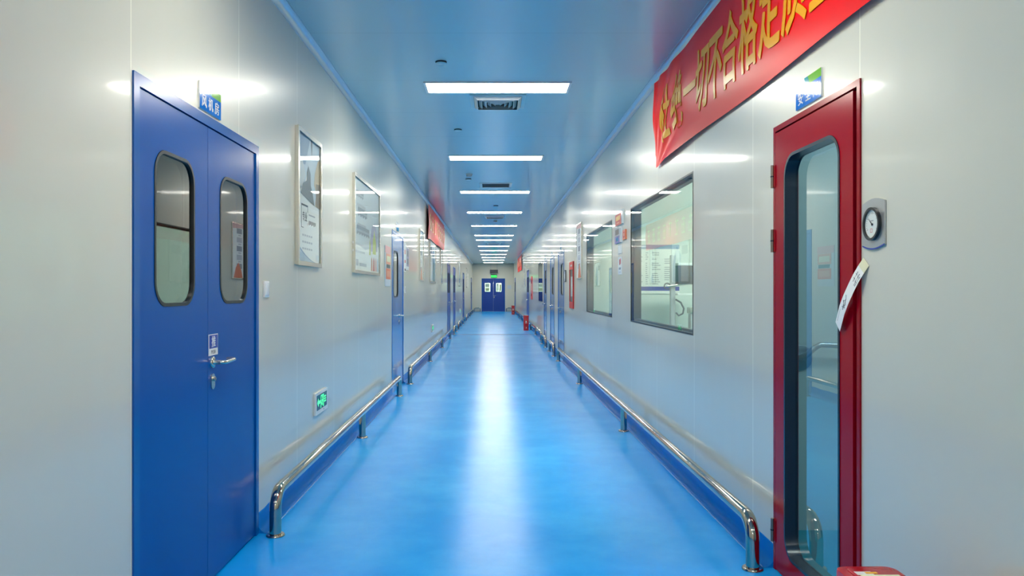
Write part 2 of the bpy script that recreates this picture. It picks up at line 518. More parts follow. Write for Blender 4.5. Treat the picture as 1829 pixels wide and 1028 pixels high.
# rooms behind the walls
def shell(name, x0, x1, y0, y1, wallm, floorm, label, open_side):
    mb = MB()
    t = 0.04
    mb.box(x0, x1, y0, y1, -0.06, -0.005, floorm)
    mb.box(x0, x1, y0, y1, H, H + 0.05, wallm)
    mb.box(x0, x1, y0 - t, y0, -0.06, H, wallm)
    mb.box(x0, x1, y1, y1 + t, -0.06, H, wallm)
    if open_side != 'x1': mb.box(x1, x1 + t, y0, y1, -0.06, H, wallm)
    if open_side != 'x0': mb.box(x0 - t, x0, y0, y1, -0.06, H, wallm)
    return tag(mb.build(name, smooth=20), label, 'wall', kind='structure')
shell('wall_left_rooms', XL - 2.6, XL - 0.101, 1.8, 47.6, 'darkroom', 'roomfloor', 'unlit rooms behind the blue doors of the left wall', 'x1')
shell('wall_right_lobby', XR + 0.101, XR + 2.2, 1.6, 4.28, 'lobbywall', 'roomfloor', 'pale lobby behind the glass of the red door', 'x0')
shell('wall_right_workshop', XR + 0.101, XR + 3.2, 4.40, 8.25, 'roomwall', 'roomfloor', 'pale workshop behind the nearest window', 'x0')
shell('wall_right_store', XR + 0.101, XR + 3.2, 8.40, 12.2, 'roomwall', 'roomfloor', 'pale room behind the second window', 'x0')
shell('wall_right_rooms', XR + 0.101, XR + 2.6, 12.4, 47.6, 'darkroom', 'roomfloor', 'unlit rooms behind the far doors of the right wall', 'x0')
mb = MB()
mb.box(XL, XR, YB + 2.0, YB + 2.05, 0, H, 'roomwall'); mb.box(XL, XR, YB + 0.101, YB + 2.0, -0.06, -0.005, 'roomfloor')
mb.box(XL, XR, YB + 0.101, YB + 2.0, H, H + 0.05, 'roomwall')
mb.box(XL - 0.05, XL, YB + 0.101, YB + 2.0, 0, H, 'roomwall'); mb.box(XR, XR + 0.05, YB + 0.101, YB + 2.0, 0, H, 'roomwall')
tag(mb.build('wall_end_lobby'), 'bright lobby behind the far double door', 'wall', kind='structure')

# ================================================================= CEILING LIGHTS
ORD = ['nearest', 'second', 'third', 'fourth', 'fifth', 'sixth', 'seventh', 'eighth', 'ninth', 'tenth', 'eleventh', 'twelfth']
def ceiling_light(x, y, label, group, lm='lamp', z=H):
    t = thing('ceiling_light', label, 'ceiling light', (x, y, z), (math.radians(90), 0, 0), group)
    mb = MB(); mb.plate([rect(-0.615, 0.615, -0.17, 0.17), rect(-0.595, 0.595, -0.15, 0.15)[::-1]], -0.012, 0.0, 'lampframe'); mb.build('frame', t)
    mb = MB(); mb.plate([rect(-0.594, 0.594, -0.149, 0.149)], -0.008, -0.001, lm); mb.build('diffuser', t)
    return t
LY = [6.56, 10.03, 13.5, 17.0, 20.5, 24.0, 26.2, 29.8, 33.1, 36.6, 40.0, 43.4, 47.1]
for i, y in enumerate(LY):
    lab = ('%s lit white panel in the ceiling row, counted from the camera' % ORD[i]) if i < 12 else 'last lit white panel of the ceiling row, just before the end wall'
    ceiling_light(0.04, y, lab, 'lit ceiling panels along the corridor')
for y, w in ((3.08, 'just above the camera view'), (-0.4, 'straight above the camera'), (-3.9, 'behind the camera')):
    ceiling_light(0.04, y, 'lit white ceiling panel %s' % w, 'lit ceiling panels along the corridor')
ceiling_light(XR + 1.1, 6.2, 'lit panel in the workshop behind the nearest window', 'lit panels in side rooms', 'lampin')
ceiling_light(XR + 1.6, 10.2, 'lit panel in the room behind the second window', 'lit panels in side rooms', 'lampin')
ceiling_light(XR + 1.2, 3.0, 'lit panel in the lobby behind the red door', 'lit panels in side rooms', 'lamplobby')
ceiling_light(0.0, YB + 1.0, 'lit panel in the lobby behind the far double door', 'lit panels in side rooms', 'lampin')

# ================================================================= DOORS
def lever(parent, u, z, dr, y0):
    """curved lever handle on a round rose, pointing along dr (+1 right, -1 left)"""
    mb = MB()
    mb.lathe([(0.026, 0.0), (0.026, 0.007), (0.024, 0.009), (0.012, 0.0095), (0.0105, 0.012), (0.0105, 0.04)], (u, y0, z), 'y-', 'satin', 24)
    p = [(u, y0 - 0.030, z), (u, y0 - 0.044, z), (u + dr * 0.006, y0 - 0.052, z), (u + dr * 0.02, y0 - 0.056, z - 0.001)]
    for i in range(1, 9): p.append((u + dr * (0.02 + 0.0138 * i), y0 - 0.056 - 0.003 * math.sin(i / 8 * math.pi), z - 0.001 + 0.004 * math.sin(i / 8 * math.pi * 0.5)))
    p += [(u + dr * 0.140, y0 - 0.052, z + 0.003), (u + dr * 0.145, y0 - 0.042, z + 0.003), (u + dr * 0.145, y0 - 0.018, z + 0.003)]
    mb.tube(p, 0.0095, 'satin', 14)
    return mb.build('lever_handle', parent, 50)
def keyhole(parent, u, z, y0):
    mb = MB()
    mb.plate([rrect(u - 0.022, u + 0.022, z - 0.036, z + 0.036, 0.0215, 8)], y0 - 0.006, y0, 'satin')
    mb.lathe([(0.0115, 0.006), (0.0115, 0.014), (0.0095, 0.016)], (u, y0, z + 0.012), 'y-', 'satin', 20)
    mb.box(u - 0.0012, u + 0.0012, y0 - 0.0168, y0 - 0.015, z + 0.005, z + 0.019, 'gap')
    return mb.build('lock_cylinder', parent, 40)

def make_door(n, side, span, leaves, label, zt=ZT, lm='bluedoor', fm='blueframe', face=0.045, glassm='glassdark', rim='gasket', proud=0.0):
    a, b = span
    mid = (a + b) / 2
    hw = (b - a) / 2
    t = thing('door_%d' % n, label, 'door', kind='structure', **on(side, mid))
    mb = MB()
    fi = hw - face
    zi = zt - face
    def Ush(x0, z0, x1, z1): return [(-x0, 0), (-x1, 0), (-x1, z1), (x1, z1), (x1, 0), (x0, 0), (x0, z0), (-x0, z0)]
    mb.plate([Ush(hw, zt, fi, zi)], -0.007, -0.0002, fm)
    mb.plate([Ush(hw - 0.016, zt - 0.016, fi, zi)], -0.0002, 0.098, fm)
    mb.plate([Ush(fi + 0.002, zi + 0.002, fi - 0.014, zi - 0.014)], 0.062, 0.098, fm)     # rebate stop
    mb.build('frame', t)
    for lf in leaves:
        u0, u1 = sorted((U(side, lf['span'][0], mid), U(side, lf['span'][1], mid)))
        y0 = -proud
        th = lf.get('th', 0.05)
        loops = [rect(u0, u1, 0.008, lf.get('top', zi - 0.004))]
        g = lf.get('glass')
        if g:
            g0, g1 = sorted((U(side, g[0], mid), U(side, g[1], mid)))
            loops.append(rrect(g0, g1, g[2], g[3], g[4])[::-1])
        mb = MB(); mb.plate(loops, y0, y0 + th, lm)
        leaf = mb.build('leaf', t, 30)
        if g:
            mb = MB()
            o, i_ = rrect(g0 + 0.0005, g1 - 0.0005, g[2] + 0.0005, g[3] - 0.0005, g[4]), rrect(g0 + 0.014, g1 - 0.014, g[2] + 0.014, g[3] - 0.014, max(0.01, g[4] - 0.014))
            mb.plate([o, i_[::-1]], y0 - 0.003, y0 + th - 0.001, rim)
            mb.build('gasket', leaf, 40)
            gy = y0 + lf.get('gdepth', 0.007)
            mb = MB(); mb.plate([rrect(g0 + 0.0145, g1 - 0.0145, g[2] + 0.0145, g[3] - 0.0145, max(0.01, g[4] - 0.0145))], gy, gy + 0.005, glassm)
            mb.build('glass_pane', leaf)
        h = lf.get('lever')
        if h:
            lever(leaf, U(side, h[0], mid), h[1], h[2], y0)
            keyhole(leaf, U(side, h[0], mid), h[1] - 0.087, y0)
        for hz in lf.get('hinges', ()):
            hx = U(side, lf['hinge_at'], mid)
            mb = MB()
            mb.tube([(hx, y0 - 0.006, hz - 0.054), (hx, y0 - 0.006, hz + 0.054)], 0.0085, 'hinge', 14)
            mb.tube([(hx, y0 - 0.006, hz - 0.003), (hx, y0 - 0.006, hz + 0.003)], 0.0095, 'gap', 14)
            sg = 1 if hx < (u0 + u1) / 2 else -1
            mb.box(min(hx, hx + sg * 0.03), max(hx, hx + sg * 0.03), y0 - 0.003, y0 - 0.0001, hz - 0.052, hz + 0.052, 'redframe')
            mb.build('hinge', leaf)
    return t, mid

d1, mid1 = make_door(1, 'L', DOORS_L[0], [
    dict(span=(2.793, 3.4685), glass=(2.921, 3.316, 1.258, 1.868, 0.10)),
    dict(span=(3.4725, 4.157), glass=(3.623, 4.03, 1.258, 1.868, 0.10), lever=(3.525, 0.994, 1))],
    'large blue steel double door with two round cornered windows, nearest on the left wall', zt=2.103)
# push plate on the far leaf
u = U('L', 3.534, mid1)
mb = MB(); mb.plate([rect(u - 0.056, u + 0.056, 1.026, 1.122)], -0.003, -0.0002, 'signwhite')
mb.plate([rect(u - 0.052, u + 0.052, 1.058, 1.119)], -0.0036, -0.0031, 'navyprint')
pp = mb.build('push_plate', d1); pp['label'] = 'blue and white push plate above the lever'
mb = MB(); mb.text('推', u, 1.089, 0.050, 'signwhite', -0.0040, bold=0.006); mb.text('PUSH', u, 1.0415, 0.017, 'ink', -0.0034)
mb.build('lettering', pp)

def two_leaf(n, side, span, near_main, label, **kw):
    """unequal double door: wide leaf with a tall window and lever, narrow blank leaf"""
    a, b = span
    s = a + 0.05; e = b - 0.05
    split = s + (e - s) * 0.68
    return make_door(n, side, span, [
        dict(span=(s, split - 0.002), glass=(s + 0.12, s + 0.12 + min(0.5, (split - s) * 0.62), 1.235, 1.845, 0.09), lever=(split - 0.06, 0.98, -1 if side == 'L' else 1)),
        dict(span=(split + 0.002, e))], label, lm='bluedoorfar', fm='bluedoorfar', **kw)
two_leaf(2, 'L', DOORS_L[1], True, 'blue steel door with one tall window, second door along the left wall')
two_leaf(3, 'R', DOORS_R[1], True, 'blue steel door of the right wall nearest beyond the red framed cabinet')
two_leaf(4, 'R', DOORS_R[2], True, 'blue steel door of the right wall, middle one of the cluster of three')
make_door(5, 'R', DOORS_R[3], [dict(span=(19.32, 20.15), glass=(19.45, 19.85, 1.235, 1.845, 0.09), lever=(20.08, 0.98, 1))],
          'narrow blue door of the right wall, farthest of the cluster of three', lm='bluedoorfar', fm='bluedoorfar')
def double(n, side, span, label, lm='navy', win=True):
    a, b = span; m_ = (a + b) / 2; w = (b - a) / 2 - 0.05
    g = lambda c: (c - w * 0.28, c + w * 0.28, 1.25, 1.85, 0.07) if win else None
    return make_door(n, side, span, [dict(span=(a + 0.05, m_ - 0.002), glass=g((a + 0.05 + m_) / 2)),
                                     dict(span=(m_ + 0.002, b - 0.05), glass=g((b - 0.05 + m_) / 2), lever=(m_ + 0.06, 0.98, 1 if side == 'L' else -1))],
                     label, lm=lm, fm='blueframe')
double(6, 'L', DOORS_L[2], 'dark blue double door beyond the red banner on the left wall')
double(7, 'L', DOORS_L[3], 'dark blue double door fourth along the left wall')
double(8, 'L', DOORS_L[4], 'dark blue double door fifth along the left wall')
double(9, 'L', DOORS_L[5], 'last dark door of the left wall beside the end wall')
double(10, 'R', DOORS_R[4], 'dark blue double door of the right wall beyond the near floor box')
double(11, 'R', DOORS_R[5], 'last dark door of the right wall beside the end wall')

# red door
make_door(12, 'R', DOORS_R[0], [dict(span=(2.868, 3.654), th=0.058, top=2.062, glass=(2.974, 3.543, 0.104, 1.938, 0.105), gdepth=0.047,
                                     hinges=(1.862, 1.557, 0.185), hinge_at=3.676)],
          'red steel door with a tall round cornered glass panel on the right', zt=2.095, lm='red', fm='redframe', face=0.024, glassm='glassdoor', rim='gasketblue', proud=0.008)

# far double door
d13, m13 = make_door(13, 'B', (-0.70, 0.78), [
    dict(span=(-0.65, 0.038), glass=(-0.51, -0.135, 1.25, 1.83, 0.06)),
    dict(span=(0.042, 0.73), glass=(0.20, 0.575, 1.25, 1.83, 0.06), lever=(0.10, 1.0, 1))],
    'dark blue double door with two lit windows in the end wall', lm='navy', glassm='glass')
for (u0, u1, z0, z1, mt) in ((-0.47, -0.20, 1.54, 1.78, 'paper'), (-0.46, -0.22, 1.30, 1.50, 'cream'), (0.25, 0.38, 1.32, 1.78, 'paper'), (0.44, 0.53, 1.30, 1.72, 'tan')):
    mb = MB(); mb.plate([rect(u0 - m13, u1 - m13, z0, z1)], 0.0165, 0.0175, mt)
    for k in range(4): mb.plate([rect(u0 - m13 + 0.03, u1 - m13 - 0.03, z1 - 0.05 - k * 0.04, z1 - 0.04 - k * 0.04)], 0.0160, 0.0164, 'greyink')
    tag(mb.build('window_notice', d13), {0: 'paper taped to the window'}.get(0))

# ================================================================= WINDOWS
def make_window(n, span, label, glassm='glass'):
    a, b = span; mid = (a + b) / 2; hw = (b - a) / 2
    t = thing('window_%d' % n, label, 'window', kind='structure', **on('R', mid, 1.02))
    h = 1.103
    mb = MB()
    mb.plate([rect(-hw + 0.0005, hw - 0.0005, 0.0005, h - 0.0005), rect(-hw + 0.012, hw - 0.012, 0.012, h - 0.012)[::-1]], -0.002, 0.1, 'gasket')
    mb.plate([rect(-hw + 0.0125, hw - 0.0125, 0.0125, h - 0.0125), rect(-hw + 0.03, hw - 0.03, 0.03, h - 0.03)[::-1]], 0.035, 0.08, 'gasket')
    mb.build('window_frame', t)
    mb = MB(); mb.plate([rect(-hw + 0.0125, hw - 0.0125, 0.0125, h - 0.0125)], 0.002, 0.008, glassm)
    mb.build('glass_pane', t)
    return t
make_window(1, WINS_R[0], 'large black framed window nearest on the right wall, workshop visible behind')
make_window(2, WINS_R[1], 'second black framed window of the right wall, full of reflected posters')
make_window(3, WINS_R[2], 'third window of the right wall beyond the three blue doors')
# ================================================================= HANDRAILS
def rail(side, ya, yb, label, posts=(), off=0.108):
    X = XL + off if side == 'L' else XR - off
    t = thing('handrail', label, 'handrail', (X, ya, 0), (0, 0, math.radians(90)), 'polished steel bumper rails')
    Lh = yb - ya; r = 0.0318; zc = 0.235; R = 0.10
    pts = [(0, 0, 0.006), (0, 0, zc - R)]
    for i in range(1, 9):
        a = math.radians(90 * i / 8); pts.append((R - R * math.cos(a), 0, zc - R + R * math.sin(a)))
    nmid = 3
    for i in range(1, nmid): pts.append((R + (Lh - 2 * R) * i / nmid, 0, zc))
    for i in range(0, 9):
        a = math.radians(90 * i / 8); pts.append((Lh - R + R * math.sin(a), 0, zc - R + R * math.cos(a)))
    pts.append((Lh, 0, 0.006))
    mb = MB(); mb.tube(pts, r, 'steel', 24); mb.build('rail', t, 60)
    for y in posts:
        mb = MB(); mb.tube([(y - ya, 0, 0.006), (y - ya, 0, zc - 0.012)], r * 0.92, 'steel', 20); mb.build('post', t, 60)
    for y in [ya, *posts, yb]:
        mb = MB(); mb.lathe([(0.050, 0.0), (0.050, 0.006), (0.046, 0.011), (0.033, 0.012)], (y - ya, 0, 0), 'z', 'steel', 28); mb.build('flange', t, 40)
    return t
rail('L', 4.168, 9.70, 'polished steel rail on the left between the near double door and the second blue door', (6.95,))
rail('L', 10.95, 21.3, 'polished steel rail on the left wall from the second blue door to past the banner', (14.46, 17.9))
rail('L', 23.4, 24.85, 'short polished steel rail between two dark doors of the left wall')
rail('L', 26.5, 32.8, 'polished steel rail on the left wall after the fourth door', (28.7, 30.8))
rail('L', 34.7, 45.2, 'farthest polished steel rail along the left wall', (37.3, 39.9, 42.5))
rail('R', 3.665, 14.5, 'long polished steel rail on the right from the red door to the blue doors', (7.27, 10.97), 0.112)
rail('R', 15.6, 16.85, 'short rail between the first two blue doors of the right wall', (), 0.112)
rail('R', 18.05, 19.25, 'short rail between the last two blue doors of the right cluster', (), 0.112)
rail('R', 20.4, 28.4, 'polished steel rail on the right under the third window', (23.2, 26.0), 0.06)
rail('R', 30.6, 45.2, 'farthest polished steel rail along the right wall', (34.2, 37.8, 41.4), 0.06)
def back_rail(x0, x1, label):
    t = thing('handrail', label, 'handrail', (x0, YB - 0.12, 0), (0, 0, 0), 'polished steel bumper rails')
    Lh = x1 - x0; r = 0.03; zc = 0.235; R = 0.09
    pts = [(0, 0, 0.006), (0, 0, zc - R)] + [(R - R * math.cos(math.radians(15 * i)), 0, zc - R + R * math.sin(math.radians(15 * i))) for i in range(1, 7)]
    pts += [(Lh - R + R * math.sin(math.radians(15 * i)), 0, zc - R + R * math.cos(math.radians(15 * i))) for i in range(0, 7)] + [(Lh, 0, 0.006)]
    mb = MB(); mb.tube(pts, r, 'steel', 18); mb.build('rail', t, 60)
    for x in (0, Lh):
        mb = MB(); mb.lathe([(0.05, 0.0), (0.05, 0.008), (0.034, 0.012)], (x, 0, 0), 'z', 'steel', 20); mb.build('flange', t, 40)
back_rail(-1.17, -0.78, 'tiny steel rail left of the far double door')
back_rail(0.86, 1.22, 'tiny steel rail right of the far double door')

# ================================================================= SIGNS ABOVE DOORS
def door_sign(side, Y, z, text, label, w=0.263, h=0.12):
    t = thing('door_sign', label, 'sign', group='blue room signs above doors', **on(side, Y, z))
    mb = MB(); mb.plate([rrect(-w / 2, w / 2, 0, h, 0.004, 3)], -0.006, 0, 'signwhite')
    zb = h * 0.70
    mb.plate([rect(-w / 2 + 0.0005, w / 2 - 0.0005, 0.0005, zb)], -0.0068, -0.006, 'signblue')
    mb.plate([[(-w * 0.08, zb), (w / 2 - 0.0005, zb), (w / 2 - 0.0005, h - 0.0005), (-w * 0.15, h - 0.0005)]], -0.0066, -0.006, 'signgreen')
    mb.plate([[(-w * 0.02, zb), (w * 0.06, zb), (-w * 0.01, h - 0.0005), (-w * 0.15, h - 0.0005), (-w * 0.08, zb)]], -0.0068, -0.006, 'signteal')
    mb.build('panel', t)
    mb = MB(); n = len(text)
    for i, c in enumerate(text):
        for k in (-1, 0, 1): mb.text(c, (i - (n - 1) / 2) * 0.078 + 0.0011 * k, zb * 0.50, 0.05, 'signwhite', -0.0072 - 0.0001 * k, em=(0.050, 0.054), bold=0.006)
    mb.build('lettering', t)
    return t
door_sign('L', 3.49, 2.116, '风机房', 'small blue and green room sign above the near blue double door')
door_sign('R', 3.28, 2.112, '安全门', 'small blue and green sign above the red door')
def plain_sign(side, Y, z, label):
    t = thing('door_sign', label, 'sign', group='blue room signs above doors', **on(side, Y, z))
    mb = MB(); mb.plate([rrect(-0.13, 0.13, 0, 0.12, 0.004, 3)], -0.006, 0, 'signwhite'); mb.plate([rect(-0.129, 0.129, 0.001, 0.084)], -0.0068, -0.006, 'signcyan')
    mb.build('panel', t)
plain_sign('L', 10.36, 2.118, 'small blue sign above the second blue door of the left wall')
plain_sign('R', 15.2, 2.118, 'small sign above the first of three blue doors on the right')
plain_sign('R', 17.45, 2.118, 'small sign above the middle of three blue doors on the right')
plain_sign('R', 19.73, 2.118, 'small sign above the last of three blue doors on the right')
plain_sign('L', 22.5, 2.118, 'tiny sign above the third door of the left wall')

# ================================================================= BANNERS
def banner(side, yfar, ynear, z0, z1, label, chars=(), amp=0.02, base=0.016, strokes=0):
    L_ = abs(yfar - ynear); mid = (yfar + ynear) / 2; h = z1 - z0
    t = thing('banner', label, 'banner', group='red cloth banners high on the walls', **on(side, mid, z0))
    def off(u, v):
        s = u + L_ / 2; e = L_ - s
        th = math.atan2(v + 0.03, s + 0.05); r = math.hypot(s, v)
        y = -base - amp * 0.75 * (1 + math.sin(17 * th + 0.5)) * 0.5 * math.exp(-(r / 1.5) ** 2) * min(1, r / 0.4)
        y -= amp * 0.35 * (1 + math.sin(u * 2.3 + v * 3.0)) * 0.5
        y -= 0.004 * math.sin(v / h * 9 + u * 1.1)
        y -= 0.010 * math.sin(math.pi * min(1, max(0, v / h))) 
        return y
    mb = MB(); k = mb.mi('banner'); bm = mb.bm
    nu = min(300, max(24, int(L_ / 0.02))); nv = 34
    g = []
    for j in range(nv + 1):
        row = []
        for i in range(nu + 1):
            u = -L_ / 2 + L_ * i / nu; v = h * j / nv
            # the free lower corner hangs a little
            dz = -0.012 * math.exp(-((u + L_ / 2) / 0.25) ** 2) * (1 - j / nv) + 0.004 * math.sin(u * 3.1)* (1 - j / nv)
            row.append((u + 0.006 * math.sin(v / h * 7), off(u, v), v + dz))
        g.append(row)
    vf = [[bm.verts.new(p) for p in row] for row in g]
    vb = [[bm.verts.new((p[0], p[1] + 0.0012, p[2])) for p in row] for row in g]
    for j in range(nv):
        for i in range(nu):
            bm.faces.new([vf[j][i], vf[j][i + 1], vf[j + 1][i + 1], vf[j + 1][i]])
            bm.faces.new([vb[j][i], vb[j + 1][i], vb[j + 1][i + 1], vb[j][i + 1]])
    for j in range(nv):
        for i in (0, nu): bm.faces.new([vf[j][i], vf[j + 1][i], vb[j + 1][i], vb[j][i]])
    for i in range(nu):
        for j in (0, nv): bm.faces.new([vf[j][i], vf[j][i + 1], vb[j][i + 1], vb[j][i]])
    mb.build('cloth', t, 60)
    for c, yy, w, hh, zc in chars:
        mb = MB()
        u = U(side, yy, mid)
        for k, (du, dv) in enumerate(((0, 0), (-0.005, 0), (0.005, 0), (0, 0.005), (0, -0.005))):
            mb.text(c, u + du, zc - z0 + dv, hh, 'gold', -0.0002 * k, 0.0016, em=(w, hh), bold=0.006)
        bm = mb.bm
        for q in range(-11, 12):
            for co, no in (((u + q * 0.02, 0, 0), (1, 0, 0)), ((0, 0, zc - z0 + q * 0.02), (0, 0, 1))):
                bmesh.ops.bisect_plane(bm, geom=bm.verts[:] + bm.edges[:] + bm.faces[:], plane_co=co, plane_no=no, dist=1e-5)
        for v in bm.verts:
            v.co.y += off(v.co.x, v.co.z) - 0.0032
        lo = mb.build('lettering', t, 60)
    for i in range(strokes):                     # gold characters too small to read at this distance
        u = -L_ / 2 + L_ * (i + 0.7) / (strokes + 0.4); cz = h * 0.5
        mb = MB()
        for x0, x1, z0_, z1_ in ((-0.14, 0.14, 0.12, 0.155), (-0.10, 0.10, 0.0, 0.03), (-0.14, 0.14, -0.16, -0.13), (-0.018, 0.018, -0.16, 0.19), (-0.14, -0.11, -0.16, 0.06), (0.11, 0.14, -0.12, 0.06)):
            if random.random() < 0.8:
                y = min(off(u + x, cz + z) for x in (x0, x1) for z in (z0_, z1_)) - 0.006
                mb.plate([rect(u + x0, u + x1, cz + z0_, cz + z1_)], y, y + 0.002, 'gold')
        mb.plate([rect(u - 0.02, u + 0.02, cz - 0.16, cz + 0.16)], off(u, cz) - 0.005, off(u, cz) - 0.003, 'gold')
        mb.build('lettering', t)
    return t
CH = list(zip('杜绝一切不合格定质量', (5.84, 5.47, 5.14, 4.85, 4.57, 4.29, 3.98, 3.67, 3.36, 3.05)))
banner('R', 6.27, 0.6, 2.33, 3.0, 'long red banner with gold characters above the red door', [(c, y, 0.255, 0.39, 2.655) for c, y in CH], amp=0.024)
banner('L', 14.9, 19.85, 2.345, 3.0, 'red banner high on the left wall over framed posters', (), amp=0.012, base=0.032, strokes=8)
banner('R', 40.7, 35.2, 2.28, 3.0, 'small distant red banner high on the right wall', (), amp=0.02, strokes=6)

# ================================================================= POSTERS
def picture(side, Y0, Y1, z0, z1, label, art, face=0.03, depth=0.027, group='aluminium framed posters on the left wall', cat='poster', fm='alu'):
    mid = (Y0 + Y1) / 2; hw = abs(Y1 - Y0) / 2; h = z1 - z0
    t = thing('framed_poster', label, cat, group=group, **on(side, mid, z0))
    mb = MB()
    fo, fi = rect(-hw, hw, 0, h), rect(-hw + face, hw - face, face, h - face)
    mb.plate([fo, fi[::-1]], -depth, -depth + 0.008, fm)
    so, si = rect(-hw + 0.004, hw - 0.004, 0.004, h - 0.004), rect(-hw + 0.012, hw - 0.012, 0.012, h - 0.012)
    mb.plate([so, si[::-1]], -depth + 0.008, -0.0005, fm)
    mb.build('frame', t)
    mb = MB(); iw, ih = hw - face + 0.006, h / 2 - face + 0.006
    art(mb, iw, h, face - 0.006, h - face + 0.006)
    mb.build('print', t)
    mb = MB(); mb.plate([rect(-iw, iw, face - 0.006, h - face + 0.006)], -depth + 0.0085, -depth + 0.0105, 'glassclear'); mb.build('glass_cover', t)
    return t
Y0p = -0.012      # print plane inside the frame
def poly(mb, pts, mat, lay=1): mb.plate([pts], Y0p - 0.0004 * lay, Y0p + 0.0001 - 0.0004 * (lay - 1), mat)
def art_profession(mb, w, h, b, t):
    poly(mb, rect(-w, w, b, t), 'paper', 1)
    m_ = b + (t - b) * 0.50
    poly(mb, [(-w, m_ + 0.035), (w, m_ - 0.035), (w, t), (-w, t)], 'pblue2', 2)
    poly(mb, [(-w, t - 0.20), (-w * 0.35, t - 0.20), (w * 0.1, t), (-w, t)], 'pblue', 3)
    poly(mb, [(w * 0.12, t), (w * 0.3, t), (w * 0.25, t - 0.12)], 'pdark', 3)
    poly(mb, [(-w, t - 0.20), (-w * 0.62, t - 0.17), (-w * 0.30, t - 0.27), (-w * 0.62, t - 0.36), (-w, t - 0.40)], 'pgrey', 4)
    poly(mb, [(-w, m_ + 0.05), (-w * 0.5, t - 0.35), (-w * 0.2, t - 0.26), (-w * 0.14, t - 0.28), (-w * 0.42, m_ + 0.02)], 'paper', 4)
    poly(mb, [(w * 0.55, m_ - 0.02), (w, m_ - 0.03), (w, t - 0.10), (w * 0.8, t - 0.12), (w * 0.52, t - 0.22), (w * 0.45, t - 0.30), (w * 0.66, t - 0.36)], 'tan', 5)
    poly(mb, [(w * 0.66, m_ - 0.02), (w, m_ - 0.03), (w, t - 0.28), (w * 0.6, t - 0.29)], 'brown', 6)
    sil = [(-w * 0.72, m_ + 0.025), (-w * 0.55, m_ + 0.10), (-w * 0.22, m_ + 0.13), (-w * 0.20, m_ + 0.19), (-w * 0.08, m_ + 0.235), (w * 0.10, m_ + 0.19), (w * 0.12, m_ + 0.11), (w * 0.30, m_ + 0.06), (w * 0.46, m_ - 0.02)]
    poly(mb, sil[::-1], 'pdark', 7)
    # boxed heading and small print
    x0, x1, z0, z1 = -w * 0.68, -w * 0.12, b + (t - b) * 0.27, b + (t - b) * 0.455
    mb.plate([rect(x0, x1, z1 - 0.012, z1)], Y0p - 0.0012, Y0p - 0.0004, 'ink')
    mb.plate([rect(x0, x0 + 0.006, z0, z1)], Y0p - 0.0012, Y0p - 0.0004, 'ink'); mb.plate([rect(x0, x0 + 0.06, z0, z0 + 0.004)], Y0p - 0.0012, Y0p - 0.0004, 'ink')
    mb.plate([rect(x1 - 0.005, x1, z1 - 0.05, z1)], Y0p - 0.0012, Y0p - 0.0004, 'ink'); mb.plate([rect(x1 - 0.004, x1, z0 + 0.02, z0 + 0.04)], Y0p - 0.0012, Y0p - 0.0004, 'ink')
    mb.text('专业', (x0 + x1) / 2 + 0.005, z0 + 0.078, 0.065, 'ink', Y0p - 0.0012, w=0.125, bold=0.006)
    for i in range(6): mb.plate([rect(x1 + 0.03 + i * 0.032, x1 + 0.054 + i * 0.032, z1 - 0.065, z1 - 0.055)], Y0p - 0.0008, Y0p - 0.0004, 'greyink')
    for i in range(6): mb.plate([rect(x1 + 0.03 + i * 0.036, x1 + 0.052 + i * 0.036, z1 - 0.13 + 0.006 * (i % 2), z1 - 0.10)], Y0p - 0.0008, Y0p - 0.0004, 'ink')
    for r in range(3):
        for i in range(5): mb.plate([rect(-w * 0.6 + i * 0.06, -w * 0.6 + 0.045 + i * 0.06, z0 - 0.055 - r * 0.045, z0 - 0.042 - r * 0.045)], Y0p - 0.0008, Y0p - 0.0004, 'paleink')
    arc = [(-w, b), (w, b), (w, b + 0.005)] + [(w - (2 * w) * i / 12, b + 0.005 + 0.12 * (i / 12) ** 2.2) for i in range(1, 13)]
    poly(mb, arc, 'pblue', 3)
    arc2 = [(-w, b), (w, b), (w, b + 0.002)] + [(w - (2 * w) * i / 12, b + 0.002 + 0.105 * (i / 12) ** 2.2) for i in range(1, 13)]
    poly(mb, arc2, 'pblue2', 4)
